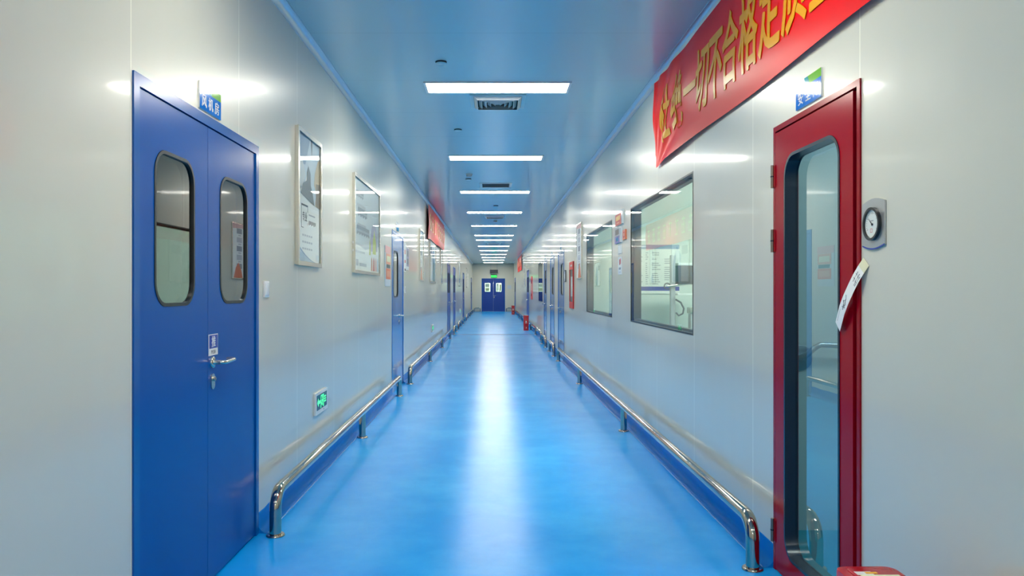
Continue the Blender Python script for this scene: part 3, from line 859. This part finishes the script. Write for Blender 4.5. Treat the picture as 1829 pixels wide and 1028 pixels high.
def art_leaf(mb, w, h, b, t):
    poly(mb, rect(-w, w, b, t), 'pgrey', 1)
    poly(mb, [(-w, b), (w, b), (w, b + 0.30), (-w * 0.2, b + 0.22), (-w, b + 0.26)], 'paper', 2)
    poly(mb, [(w * 0.20, b + 0.22), (w * 0.88, b + 0.24), (w * 0.80, b + 0.44), (w * 0.62, b + 0.54), (w * 0.36, b + 0.48), (w * 0.22, b + 0.34)], 'violet', 3)
    poly(mb, [(w * 0.42, b + 0.20), (w * 0.70, b + 0.20), (w * 0.72, b + 0.32), (w * 0.56, b + 0.46), (w * 0.44, b + 0.34)], 'lime', 4)
    poly(mb, [(w * 0.12, b + 0.18), (w * 0.24, b + 0.18), (w * 0.24, b + 0.30), (w * 0.16, b + 0.34)], 'lime', 4)
    for x, r_, c in ((0.34, 0.05, 'orangepale'), (0.52, 0.045, 'redprint'), (0.7, 0.05, 'pink'), (0.85, 0.05, 'pblue2')):
        poly(mb, [(w * x - r_, b + 0.02), (w * x + r_, b + 0.02), (w * x + r_ * 0.8, b + 0.13), (w * x, b + 0.17), (w * x - r_ * 0.8, b + 0.13)], c, 5)
    rows = [(0.80, 0.06, 0.24, 0.36), (0.70, 0.03, 0.24, 0.44), (0.60, 0.085, 0.28, 0.50), (0.50, 0.02, 0.26, 0.44), (0.40, 0.085, 0.24, 0.56), (0.28, 0.02, 0.10, 0.36), (0.2, 0.02, 0.10, 0.4)]
    for f, hh, x0, x1 in rows:
        z = b + (t - b) * f; x = -w + 2 * w * (x0 - 0.14)
        i = 0
        while x < -w + 2 * w * (x1 - 0.02):
            ww = hh * (0.75 if hh > 0.05 else 2.0)
            mb.plate([rect(x, x + ww * 0.85, z + 0.012 * (i % 2) * (hh > 0.05), z + hh)], Y0p - 0.0012, Y0p - 0.0004, 'greyink' if hh > 0.05 else 'paleink')
            if hh > 0.05: mb.plate([rect(x + ww * 0.2, x + ww * 0.65, z + hh * 0.35, z + hh * 0.6)], Y0p - 0.0014, Y0p - 0.0012, 'pgrey')
            x += ww * 1.05; i += 1
    poly(mb, rect(-w * 0.86, -w * 0.70, b + 0.05, b + 0.11), 'paleink', 4)
    poly(mb, rect(-w * 0.62, -w * 0.1, b + 0.05, b + 0.08), 'paleink', 4)
def art_notes(c1, c2):
    def f(mb, w, h, b, t):
        poly(mb, rect(-w, w, b, t), 'paper', 1)
        n = 5
        for i in range(n):
            z = t - 0.10 - (t - b - 0.16) * i / n
            poly(mb, rect(-w * 0.4, w * 0.35, z - 0.05, z + 0.03), 'greyink' if i % 2 == 0 else 'paleink', 2)
            poly(mb, rect(-w * 0.3, w * 0.15, z - 0.085, z - 0.065), 'paleink', 2)
        poly(mb, [(-w * 0.5, b), (w * 0.8, b), (w * 0.5, b + 0.16), (w * 0.1, b + 0.24), (-w * 0.3, b + 0.12)], c1, 3)
        poly(mb, [(-w, t - 0.05), (w, t - 0.08), (w, t), (-w, t)], c2, 3)
    return f
def art_scene(mb, w, h, b, t):
    poly(mb, rect(-w, w, b, t), 'paper', 1)
    poly(mb, [(-w * 0.1, b), (w * 0.9, b), (w * 0.9, b + 0.4), (w * 0.4, t - 0.1), (-w * 0.1, t - 0.3)], 'pblue', 2)
    poly(mb, [(w * 0.2, b), (w * 0.6, b), (w * 0.6, b + 0.35), (w * 0.3, b + 0.5)], 'signteal', 3)
    poly(mb, rect(-w * 0.85, -w * 0.2, t - 0.3, t - 0.12), 'greyink', 2)
picture('L', 4.99, 5.68, 1.487, 2.395, 'narrow upright framed poster nearest on the left wall, photo above white text', art_profession)
picture('L', 7.03, 8.63, 1.483, 2.403, 'wide pale framed poster with a yellow green leaf shape, second on the left wall', art_leaf)
picture('L', 13.37, 14.06, 1.485, 2.405, 'upright framed poster of dark text blocks before the left banner', art_notes('orangepale', 'pblue2'))
picture('L', 15.56, 17.1, 1.485, 2.405, 'wide framed poster with blue picture below the left banner', art_scene)
picture('L', 18.8, 19.46, 1.485, 2.405, 'upright framed poster under the far end of the left banner', art_notes('pblue', 'pgrey'))
picture('L', 28.5, 29.9, 1.485, 2.405, 'framed poster on the left wall after the fourth door', art_scene)
picture('L', 36.6, 38.0, 1.485, 2.405, 'farthest framed poster on the left wall', art_notes('pblue2', 'pgrey'))
picture('R', 11.57, 12.25, 1.50, 2.36, 'tall white poster with red flower at its foot, beyond the second right window', art_notes('orange', 'pink'), group='posters on the right wall', face=0.02, depth=0.02)
picture('R', 14.12, 14.42, 1.48, 1.70, 'small grey framed notice beside the first blue door on the right', lambda mb, w, h, b, t: (poly(mb, rect(-w, w, b, t), 'pgrey', 1), poly(mb, rect(-w * 0.7, w * 0.7, b + 0.05, t - 0.05), 'paper', 2)), group='small notices on the right wall', face=0.02, depth=0.02, fm='dgrey')
picture('R', 31.6, 32.8, 1.485, 2.405, 'distant framed poster on the right wall after the far double door', art_scene, group='posters on the right wall')

# orange holder by the left second door
t = thing('notice_board', 'upright orange notice holder with two cards left of the second blue door', 'notice board', **on('L', 9.38, 1.376))
mb = MB(); mb.plate([rect(-0.235, 0.235, 0, 0.486)], -0.008, -0.0003, 'pgrey'); mb.plate([rect(-0.235, 0.235, 0.40, 0.486)], -0.0088, -0.008, 'pink'); mb.build('panel', t)
for z0, z1, mt in ((0.265, 0.395, 'orangepale'), (0.085, 0.215, 'orange')):
    mb = MB(); mb.plate([rect(-0.16, 0.22, z0, z1)], -0.011, -0.0085, mt); mb.plate([rect(-0.12, 0.18, z0 + 0.03, z1 - 0.03)], -0.0118, -0.011, 'orangepale' if mt == 'orange' else 'cream'); mb.build('card', t)
mb = MB(); mb.plate([rect(-0.12, 0.2, 0.22, 0.262)], -0.011, -0.0085, 'green_sign'); mb.build('strip', t)
def small_notice(side, Y, z, w, h, base, bars, label, d=0.006, cat='notice', group=None):
    t = thing('notice', label, cat, group=group, **on(side, Y, z))
    mb = MB(); mb.plate([rect(-w / 2, w / 2, 0, h)], -d, -0.0003, base); mb.build('panel', t)
    if bars:
        mb = MB(); mb.plate([rect(-w / 2 + 0.001, w / 2 - 0.001, 0.001, h - 0.001)], -d - 0.0003, -d + 0.0001, base)
        for i, (x0, x1, z0, z1, mt) in enumerate(bars): mb.plate([rect(x0 * w / 2, x1 * w / 2, z0 * h, z1 * h)], -d - 0.0008 - 0.0002 * i, -d - 0.0001, mt)
        mb.build('print', t)
    return t
TXT = [(-0.7, 0.7, 0.72, 0.8, 'greyink'), (-0.7, 0.5, 0.55, 0.6, 'paleink'), (-0.7, 0.6, 0.4, 0.45, 'paleink'), (-0.7, 0.3, 0.25, 0.3, 'paleink')]
small_notice('L', 11.24, 1.60, 0.22, 0.42, 'paper', [(-0.7, 0.7, 0.6, 0.75, 'pink'), (-0.5, 0.5, 0.3, 0.4, 'redprint'), (-0.6, 0.6, 0.02, 0.10, 'ink')], 'white paper notice with pink print right of the second blue door', group='small notices on the left wall')
small_notice('L', 11.58, 1.63, 0.34, 0.34, 'paper', [(-0.9, 0.9, 0.16, 0.95, 'violet'), (-0.75, 0.75, 0.25, 0.5, 'greyink'), (-0.75, 0.75, 0.6, 0.85, 'greyink')], 'dark mauve framed notice right of the second blue door', group='small notices on the left wall')
# cards between the right windows
small_notice('R', 8.14, 2.012, 0.44, 0.15, 'signwhite', [(-1, 0.72, 0.0, 0.80, 'redprint'), (-0.75, 0.4, 0.35, 0.66, 'gold'), (-0.6, 0.2, 0.12, 0.22, 'orange')], 'red and gold card on the right wall between the first two windows', 0.018, group='cards between the right windows')
small_notice('R', 8.20, 1.825, 0.40, 0.165, 'signwhite', [(-1, 0.6, 0.0, 0.46, 'navyprint'), (-1, 0.6, 0.46, 0.97, 'grey'), (-0.8, 0.4, 0.55, 0.9, 'dgrey'), (-0.5, 0.1, 0.12, 0.36, 'signcyan')], 'blue and grey card below the red card between the first two windows', 0.018, group='cards between the right windows')
small_notice('R', 7.85, 1.84, 0.17, 0.10, 'orange', [(-0.6, 0.6, 0.2, 0.8, 'redprint'), (-0.3, 0.3, 0.35, 0.65, 'orangepale')], 'small orange red tag beside the blue and grey card', 0.012, group='cards between the right windows')
small_notice('R', 8.15, 1.70, 0.24, 0.10, 'paper', [(-0.8, 0.8, 0.05, 0.14, 'greyink')], 'small blank white slip under the blue and grey card', 0.003, group='cards between the right windows')
small_notice('R', 8.15, 1.49, 0.24, 0.19, 'paper', [(-0.3, 0.2, 0.55, 0.85, 'redprint'), (0.3, 0.5, 0.6, 0.9, 'redprint'), (-0.5, 0.5, 0.28, 0.4, 'greyink'), (-0.6, 0.6, 0.12, 0.16, 'paleink')], 'white notice with red symbol, lowest between the first two windows', 0.003, group='cards between the right windows')
small_notice('B', 1.05, 1.42, 0.26, 0.26, 'pgrey', [(-0.7, 0.7, 0.5, 0.6, 'pblue2')], 'faint pale notice on the end wall right of the door', 0.003)
small_notice('L', 39.6, 1.5, 0.5, 0.7, 'paper', TXT, 'small pale notice far along the left wall')

# ================================================================= SWITCHES, EXIT SIGNS
def switch(side, Y, z, label):
    t = thing('light_switch', label, 'light switch', group='white wall switches', **on(side, Y, z))
    mb = MB(); mb.box(-0.043, 0.043, -0.011, -0.0002, 0, 0.092, 'white', 0.003); mb.build('plate', t)
    mb = MB(); mb.box(-0.030, 0.030, -0.0155, -0.010, 0.012, 0.080, 'signwhite', 0.002); mb.build('rocker', t)
switch('L', 4.348, 1.283, 'white light switch on the left wall beside the near double door')
switch('L', 11.22, 1.29, 'white light switch just beyond the second blue door on the left')
def exit_sign(side, Y, z, label, w=0.40, h=0.158):
    t = thing('exit_sign', label, 'exit sign', group='low lit exit signs', **on(side, Y, z))
    mb = MB(); mb.plate([rrect(-w / 2, w / 2, 0, h, 0.004, 3)], -0.016, -0.0003, 'white'); mb.build('housing', t)
    mb = MB(); mb.plate([rect(-w / 2 + 0.03, w / 2 - 0.035, 0.030, h - 0.020)], -0.0170, -0.016, 'green_sign'); mb.build('face', t)
    mb = MB(); zc = 0.084; y = -0.0178
    mb.plate([[(-0.155, zc), (-0.115, zc + 0.03), (-0.115, zc + 0.011), (-0.06, zc + 0.011), (-0.06, zc - 0.011), (-0.115, zc - 0.011), (-0.115, zc - 0.03)]], y, -0.0169, 'green_lit')
    mb.plate([rect(-0.045, 0.055, zc + 0.034, zc + 0.044), ], y, -0.0169, 'green_lit')
    mb.plate([rect(-0.045, -0.032, zc - 0.048, zc + 0.034)], y, -0.0169, 'green_lit'); mb.plate([rect(0.042, 0.055, zc - 0.048, zc + 0.034)], y, -0.0169, 'green_lit')
    mb.plate([circ(0.012, zc + 0.024, 0.009, 12)], y, -0.0169, 'green_lit')
    mb.plate([[(-0.012, zc + 0.006), (0.018, zc + 0.014), (0.034, zc - 0.004), (0.026, zc - 0.010), (0.016, zc), (0.008, zc - 0.014), (0.026, zc - 0.034), (0.016, zc - 0.040), (-0.006, zc - 0.018), (-0.026, zc - 0.030), (-0.030, zc - 0.022), (-0.004, zc - 0.006), (0.0, zc + 0.002), (-0.012, zc - 0.004)]], y, -0.0169, 'green_lit')
    for k in range(3): mb.plate([rect(0.075, 0.13, zc - 0.02 + k * 0.018, zc - 0.01 + k * 0.018)], y, -0.0169, 'green_lit')
    mb.build('pictogram', t)
    mb = MB(); mb.plate([circ(0.06, 0.014, 0.006, 10)], -0.0172, -0.016, 'ink'); mb.build('button', t)
exit_sign('L', 5.72, 0.425, 'lit green exit sign low on the left wall near the handrail')
exit_sign('L', 16.35, 0.45, 'second lit exit sign low on the left wall below the posters')
exit_sign('L', 30.2, 0.45, 'third tiny exit sign low on the left wall')
# end wall fittings
t = thing('display_box', 'dark box hanging above the far double door', 'display', (0.08, YB - 0.25, 2.43), (0, 0, 0))
mb = MB(); mb.box(-0.25, 0.25, -0.04, 0.04, 0, 0.22, 'dgrey', 0.006); mb.build('housing', t)
mb = MB(); mb.box(-0.23, 0.23, -0.042, -0.039, 0.02, 0.20, 'ink'); mb.build('screen', t)
mb = MB(); mb.tube([(0.2, 0, 0.218), (0.2, 0, H - 2.43)], 0.01, 'grey', 8); mb.tube([(-0.2, 0, 0.218), (-0.2, 0, H - 2.43)], 0.006, 'grey', 8); mb.build('hanger', t)
t = thing('exit_sign', 'bright green exit sign right above the far double door', 'exit sign', **on('B', 0.08, 2.13))
mb = MB(); mb.plate([rect(-0.19, 0.19, 0, 0.20)], -0.035, -0.0003, 'green_sign'); mb.build('housing', t)
mb = MB(); mb.plate([rect(-0.18, 0.18, 0.03, 0.17)], -0.036, -0.035, 'green_exit'); mb.build('face', t)

# ================================================================= VENTS AND CEILING FITTINGS
def diffuser(x, y, label, s=0.25):
    t = thing('ceiling_vent', label, 'vent', (x, y, H), (math.radians(90), 0, 0), 'square ceiling vents')
    mb = MB(); mb.plate([rect(-s, s, -s, s), rect(-s + 0.035, s - 0.035, -s + 0.035, s - 0.035)[::-1]], -0.008, -0.0002, 'ceilpaint'); mb.build('frame', t)
    mb = MB(); mb.plate([rect(-s + 0.034, s - 0.034, -s + 0.034, s - 0.034)], -0.0012, -0.0002, 'ventdark'); mb.build('throat', t)
    mb = MB(); k = mb.mi('vent'); bm = mb.bm
    n = 5
    for i in range(n):
        o = s - 0.037 - i * 0.040; i_ = o - 0.030
        a = [bm.verts.new((sx * o, -0.0075, sz * o)) for sx, sz in ((-1, -1), (1, -1), (1, 1), (-1, 1))]
        b = [bm.verts.new((sx * i_, -0.036, sz * i_)) for sx, sz in ((-1, -1), (1, -1), (1, 1), (-1, 1))]
        a2 = [bm.verts.new((sx * (o - 0.003), -0.0073, sz * (o - 0.003))) for sx, sz in ((-1, -1), (1, -1), (1, 1), (-1, 1))]
        b2 = [bm.verts.new((sx * (i_ - 0.003), -0.036, sz * (i_ - 0.003))) for sx, sz in ((-1, -1), (1, -1), (1, 1), (-1, 1))]
        for j in range(4):
            q = (j + 1) % 4
            bm.faces.new([a[j], a[q], b[q], b[j]]); bm.faces.new([a2[j], b2[j], b2[q], a2[q]])
            bm.faces.new([b[j], b[q], b2[q], b2[j]]); bm.faces.new([a[j], a2[j], a2[q], a[q]])
    mb.build('louvre', t, 20)
diffuser(0.046, 7.06, 'square louvred vent right behind the nearest ceiling panel')
diffuser(0.05, 18.0, 'square louvred vent behind the fourth ceiling panel')
diffuser(0.05, 28.4, 'distant square louvred vent before the eighth ceiling panel')
def grille(x, y, label):
    t = thing('ceiling_vent', label, 'vent', (x, y, H), (math.radians(90), 0, 0), 'square ceiling vents')
    mb = MB(); mb.plate([rect(-0.26, 0.26, -0.26, 0.26), rect(-0.22, 0.22, -0.22, 0.22)[::-1]], -0.01, -0.0002, 'lampframe'); mb.build('frame', t)
    mb = MB(); mb.plate([rect(-0.219, 0.219, -0.219, 0.219)], -0.0015, -0.0002, 'ventdark')
    for i in range(12):
        z = -0.205 + i * 0.0372; mb.box(-0.219, 0.219, -0.009, -0.0015, z - 0.004, z + 0.004, 'dgrey')
    mb.build('louvre', t)
grille(0.05, 12.65, 'dark return grille in the ceiling just before the third lit panel')
def cover(x, y, r, label):
    t = thing('sprinkler_cover', label, 'sprinkler', (x, y, H), (math.radians(90), 0, 0), 'round sprinkler covers on the ceiling')
    mb = MB(); mb.lathe([(r * 1.0, 0.0), (r * 1.0, 0.008), (r * 0.9, 0.009)], (0, 0, 0), 'y-', 'gap', 28); mb.build('gap_shade_ring', t)  # dark ring paints the shadow of the gap behind the cap
    mb = MB(); mb.lathe([(r * 0.9, 0.009), (r * 0.94, 0.012), (r * 0.94, 0.014), (r * 0.88, 0.0155)], (0, 0, 0), 'y-', 'ceilpaint', 28); mb.build('cap', t)
cover(-0.39, 5.84, 0.043, 'round white sprinkler cover left of the nearest ceiling panel')
cover(-0.372, 8.29, 0.042, 'round sprinkler cover between the first two ceiling panels')
cover(-0.375, 11.95, 0.045, 'round sprinkler cover just behind the smoke detector')
cover(0.065, 15.7, 0.05, 'round sprinkler cover between the third and fourth ceiling panels')
cover(0.065, 19.3, 0.05, 'round sprinkler cover before the fifth ceiling panel')
def detector(x, y, label):
    t = thing('smoke_detector', label, 'smoke detector', (x, y, H), (math.radians(90), 0, 0), 'smoke detectors')
    mb = MB(); mb.lathe([(0.05, 0), (0.05, 0.012), (0.046, 0.016)], (0, 0, 0), 'y-', 'vent', 24); mb.build('base', t)
    mb = MB(); mb.lathe([(0.040, 0.016), (0.042, 0.030), (0.036, 0.040), (0.018, 0.046)], (0, 0, 0), 'y-', 'grey', 24); mb.build('dome', t)
detector(-0.35, 11.45, 'round smoke detector left of the dark return grille')
detector(0.07, 19.0, 'round smoke detector behind the second square vent')

# ================================================================= PRESSURE GAUGE
t = thing('pressure_gauge', 'round pressure gauge on a steel plate right of the red door', 'gauge', **on('R', 2.719, 1.555))
pts = []
for i in range(13): pts.append((-0.080 + 0.160 * i / 12, -0.075 - 0.013 * math.sin(math.pi * i / 12)))
for i in range(13): pts.append((0.080 - 0.160 * i / 12, 0.075 + 0.015 * math.sin(math.pi * i / 12)))
mb = MB(); mb.plate([pts], -0.006, -0.0003, 'plate'); mb.plate([[(x * 0.985, z - 0.002) for x, z in pts[:13]] + [(x * 0.985, z + 0.003) for x, z in pts[:13]][::-1]], -0.0064, -0.006, 'navyprint'); mb.build('plate', t)  # navy arc along the foot: painted shadow and blue print line
mb = MB(); k = mb.mi('gasket')
mb.plate([circ(0, 0, 0.0585, 40), circ(0, 0, 0.050, 40)[::-1]], -0.017, -0.006, 'gasket'); mb.build('bezel', t, 50)
mb = MB(); mb.plate([circ(0, 0, 0.0498, 40)], -0.010, -0.0062, 'dial'); dial = mb.build('dial', t)
mb = MB()
for i in range(21):
    a = math.radians(210 - 240 * i / 20); r0 = 0.034 if i % 5 == 0 else 0.037
    c, s = math.cos(a), math.sin(a)
    mb.plate([[(c * r0 - s * 0.0006, s * r0 + c * 0.0006), (c * r0 + s * 0.0006, s * r0 - c * 0.0006), (c * 0.041 + s * 0.0006, s * 0.041 - c * 0.0006), (c * 0.041 - s * 0.0006, s * 0.041 + c * 0.0006)]], -0.0104, -0.010, 'ink')
mb.plate([rect(-0.010, 0.010, 0.010, 0.013)], -0.0104, -0.010, 'greyink')
mb.plate([rect(-0.012, 0.002, -0.030, -0.016), rect(-0.0105, 0.0005, -0.0285, -0.0175)[::-1]], -0.0104, -0.010, 'redprint')
mb.build('scale', dial)
mb = MB(); mb.plate([[(0.003, -0.004), (0.006, 0.0), (-0.024, 0.022)]], -0.013, -0.012, 'ink'); mb.lathe([(0.004, 0.010), (0.004, 0.014)], (0.004, 0, -0.002), 'y-', 'ink', 12); mb.build('needle', dial)
mb = MB(); mb.plate([circ(0, 0, 0.0497, 40)], -0.0155, -0.0145, 'glassclear'); mb.build('lens', t)

# ================================================================= PAPER STRIP ON THE RED DOOR
def strip():
    # centre line from the wall (upper right) across the frame to the leaf (lower left): (Y, Z, out)
    c = [(2.779, 1.425, 0.0015), (2.800, 1.398, 0.010), (2.822, 1.366, 0.019), (2.850, 1.325, 0.026), (2.880, 1.285, 0.030), (2.910, 1.248, 0.030), (2.940, 1.213, 0.025), (2.969, 1.182, 0.0195)]
    t = thing('paper_strip', 'curling white handwritten paper strip stuck across the edge of the red door', 'paper strip', (XR, 2.779, 1.425), (0, 0, math.radians(-90)))
    P_ = [Vector((2.779 - y, -o, z - 1.425)) for y, z, o in c]
    mb = MB(); ka = mb.mi('paper'); kb = mb.mi('cream'); bm = mb.bm
    def side(i):
        a = P_[max(0, i - 1)]; b = P_[min(len(P_) - 1, i + 1)]
        d = (b - a); d.y = 0; d.normalize()
        return Vector((-d.z, 0, d.x))
    W = 0.0255
    f = [[bm.verts.new(p + side(i) * s) for s in (-W, 0, W)] for i, p in enumerate(P_)]
    b = [[bm.verts.new(p + side(i) * s + Vector((0, 0.0004, 0))) for s in (-W, 0, W)] for i, p in enumerate(P_)]
    for i in range(len(P_) - 1):
        for j in range(2):
            for g, rev in ((f, False), (b, True)):
                q = [g[i][j], g[i][j + 1], g[i + 1][j + 1], g[i + 1][j]]
                fc = bm.faces.new(q[::-1] if rev else q); fc.material_index = kb if i == 0 else ka
        for j in (0, 2): bm.faces.new([f[i][j], f[i + 1][j], b[i + 1][j], b[i][j]])
    for i in (0, len(P_) - 1):
        for j in range(2): bm.faces.new([f[i][j], f[i][j + 1], b[i][j + 1], b[i][j]])
    mb.build('paper', t, 60)
    # handwriting strokes in strip coordinates (along 0..1, across -1..1)
    def at(s, a):
        q = s * (len(P_) - 1); i = min(len(P_) - 2, int(q)); fr = q - i
        return P_[i].lerp(P_[i + 1], fr) + side(i) * (a * W) + Vector((0, -0.0006, 0))
    mb = MB()
    st = [[(0.24, -0.55), (0.24, -0.1)], [(0.30, -0.5), (0.30, 0.0)], [(0.20, -0.3), (0.34, -0.25)], [(0.24, 0.12), (0.25, 0.55)], [(0.31, 0.1), (0.32, 0.5)], [(0.20, 0.3), (0.36, 0.35)], [(0.36, 0.6), (0.22, 0.72)],
          [(0.52, -0.4), (0.56, 0.1), (0.60, -0.3)], [(0.56, 0.0), (0.62, 0.4), (0.66, 0.0)], [(0.60, -0.5), (0.66, 0.5)], [(0.68, -0.3), (0.66, 0.3)], [(0.64, -0.1), (0.70, 0.2)]]
    for s in st: mb.tube([at(*q) for q in s], 0.0009, 'ink', 6)
    for i in range(9): mb.tube([at(0.74 + i * 0.022, -0.55), at(0.752 + i * 0.022, -0.45)], 0.0006, 'greyink', 5)
    mb.build('handwriting', t)
strip()

# ================================================================= FIRE EQUIPMENT
def firebox(x, y, label):
    """narrow red extinguisher chest; front towards the camera"""
    t = thing('extinguisher_box', label, 'fire extinguisher box', (x, y, 0), (0, 0, 0), 'red extinguisher boxes on the floor')
    w, d, h = 0.082, 0.17, 0.46
    def prism(mb, hw, hd, r, z0, z1, mat, tz=0.0):
        k = mb.mi(mat); bm = mb.bm
        lo = rrect(-hw, hw, -hd, hd, r, 6)
        rings = [[bm.verts.new((p[0] * s, p[1] * s2, z)) for p in lo] for z, s, s2 in ((z0, 1, 1), (z1 - 0.008, 1, 1), (z1 - 0.002, 0.985, 0.992), (z1, 0.94, 0.97))]
        n = len(lo); fs = []
        for a, b in zip(rings, rings[1:]):
            for i in range(n): fs.append(bm.faces.new([a[i], a[(i + 1) % n], b[(i + 1) % n], b[i]]))
        fs.append(bm.faces.new(rings[0][::-1])); fs.append(bm.faces.new(rings[-1]))
        for f in fs: f.material_index = k
    mb = MB(); prism(mb, w, d, 0.02, 0.0, h, 'firered'); mb.build('body', t, 40)
    mb = MB(); prism(mb, w + 0.008, d + 0.008, 0.032, h - 0.012, h + 0.034, 'firered'); prism(mb, w - 0.016, d - 0.016, 0.022, h + 0.033, h + 0.040, 'firered'); mb.build('lid', t, 40)
    mb = MB()
    mb.plate([circ(0, 0.30, 0.022, 16)], -d - 0.0015, -d + 0.001, 'signwhite'); mb.plate([rect(-0.03, 0.03, 0.245, 0.262)], -d - 0.0015, -d + 0.001, 'signwhite')
    mb.plate([rect(-0.05, 0.05, 0.185, 0.192)], -d - 0.0015, -d + 0.001, 'redframe'); mb.plate([[(-0.012, 0.07), (0.016, 0.07), (0.02, 0.11), (0.0, 0.13), (-0.008, 0.105)]], -d - 0.0015, -d + 0.001, 'orangepale')
    mb.build('front_marks', t)
    mb = MB(); z = h + 0.0402
    k = mb.mi('cream'); mb.box(-0.052, 0.06, -0.15, 0.085, z, z + 0.0012, 'cream'); mb.box(-0.058, -0.01, 0.085, 0.11, z, z + 0.0012, 'signwhite'); mb.box(-0.03, 0.005, 0.092, 0.106, z + 0.0012, z + 0.0016, 'gold')
    for i in range(5): mb.box(-0.04, 0.04 - 0.01 * (i % 2), 0.06 - i * 0.03, 0.064 - i * 0.03, z + 0.0012, z + 0.0016, 'pblue')
    mb.build('paper_label', t)
firebox(1.112, 2.145, 'red lidded box with paper label in the bottom right corner below the red door')
firebox(1.112, 25.83, 'nearer of the two small red boxes far along the right side of the floor')
firebox(1.135, 43.1, 'farther of the two small red boxes near the end wall')
def hose_cabinet(Ya, Yb, label):
    mid = (Ya + Yb) / 2; hw = abs(Ya - Yb) / 2
    t = thing('hydrant_cabinet', label, 'fire cabinet', group='red framed hydrant cabinets', **on('R', mid, 1.024))
    h = 0.786
    mb = MB(); mb.plate([rect(-hw, hw, 0, h), rect(-hw + 0.05, hw - 0.05, 0.11, h - 0.13)[::-1]], -0.02, -0.0003, 'redprint'); mb.build('frame', t)
    mb = MB(); mb.plate([rect(-hw + 0.05, hw - 0.05, 0.11, h - 0.13)], -0.003, -0.0004, 'dgrey'); mb.plate([rect(-hw + 0.12, hw - 0.2, 0.2, h - 0.25)], -0.005, -0.003, 'pgrey'); mb.build('back_panel', t)
    mb = MB(); mb.plate([rect(-hw + 0.05, hw - 0.05, 0.11, h - 0.13)], -0.014, -0.010, 'glassclear'); mb.build('glass_pane', t)
    mb = MB(); mb.box(-0.12, 0.12, -0.0212, -0.0198, h - 0.085, h - 0.05, 'signwhite'); mb.build('marking', t)
hose_cabinet(12.78, 13.38, 'red framed glass cabinet on the right wall beyond the tall poster')
hose_cabinet(26.1, 26.9, 'distant red framed cabinet on the right wall beyond the third window')

# ================================================================= WORKSHOP BEHIND THE NEAREST WINDOW
t = thing('notice_board', 'white table board with blue foot strip seen through the nearest right window', 'notice board', (1.75, 8.249, 1.29), (0, 0, 0))
mb = MB(); mb.plate([rect(-0.24, 0.24, 0, 0.52)], -0.012, 0, 'paper'); mb.plate([rect(-0.24, 0.24, 0.03, 0.075)], -0.0126, -0.012, 'navyprint'); mb.plate([rect(-0.24, 0.24, 0.475, 0.52)], -0.0126, -0.012, 'pblue'); mb.build('panel', t)
mb = MB()
for r in range(16):
    for cx, cw in ((-0.20, 0.05), (-0.12, 0.03), (-0.05, 0.09), (0.08, 0.10)):
        if random.random() < 0.85: mb.plate([rect(cx, cx + cw * random.uniform(0.5, 1), 0.10 + r * 0.022, 0.108 + r * 0.022)], -0.0126, -0.012, 'greyink')
mb.build('table_print', t)
t = thing('machine_stand', 'grey machine with post, arm and box behind the nearest right window', 'machine', (1.86, 7.70, -0.005), (0, 0, 0))
mb = MB(); mb.box(-0.13, 0.25, -0.12, 0.12, 0, 0.08, 'grey', 0.01); mb.build('base', t)
mb = MB(); mb.box(-0.09, -0.045, -0.03, 0.03, 0.08, 1.68, 'grey', 0.004); mb.build('post', t)
mb = MB(); mb.tube([(-0.13, -0.045, 1.37), (0.10, -0.045, 1.40)], 0.012, 'satin', 12); mb.tube([(-0.13 + 0.03 * math.cos(a * math.pi / 8), -0.045, 1.37 + 0.03 * math.sin(a * math.pi / 8)) for a in range(17)], 0.006, 'dgrey', 8); mb.build('arm', t)
mb = MB(); mb.box(-0.03, 0.24, -0.08, 0.10, 1.39, 1.58, 'dgrey', 0.006); mb.box(-0.03, 0.24, -0.083, 0.1, 1.575, 1.60, 'white', 0.003); mb.build('control_box', t)
mb = MB(); mb.box(-0.04, 0.25, -0.1, 0.1, 1.28, 1.30, 'white', 0.003); mb.build('shelf', t)
mb = MB(); mb.tube([(-0.05, -0.05, 1.24), (0.0, -0.06, 1.21), (0.03, -0.06, 1.15), (0.02, -0.06, 1.10), (-0.02, -0.055, 1.08), (-0.045, -0.05, 1.11)], 0.009, 'dgrey', 10); mb.build('cable', t)
mb = MB(); mb.box(0.10, 0.17, -0.05, 0.05, 0.08, 1.14, 'grey', 0.004); mb.box(0.09, 0.24, -0.06, 0.06, 1.10, 1.16, 'satin', 0.004); mb.build('cylinder_block', t)
t = tag(MB().tube([(1.94, 7.9, 3.04), (1.96, 7.9, 2.75), (2.02, 7.88, 2.70), (2.1, 7.86, 2.72)], 0.012, 'grey', 10).build('ceiling_bracket'), 'thin grey bracket high behind the nearest right window', 'bracket')
t = thing('grab_bar', 'grey bar on a round flange seen through the glass of the red door', 'grab bar', (1.70, 4.279, 0.95), (0, 0, 0))
mb = MB(); mb.lathe([(0.07, 0), (0.07, 0.006), (0.064, 0.009)], (0, 0, 0), 'y-', 'steelblue', 28); mb.build('flange', t)
mb = MB(); mb.tube([(0, -0.012, 0), (0.02, -0.05, 0.02), (0.06, -0.06, 0.06), (0.09, -0.06, 0.075), (0.30, -0.06, 0.068)], 0.016, 'steelblue', 14); mb.build('bar', t)
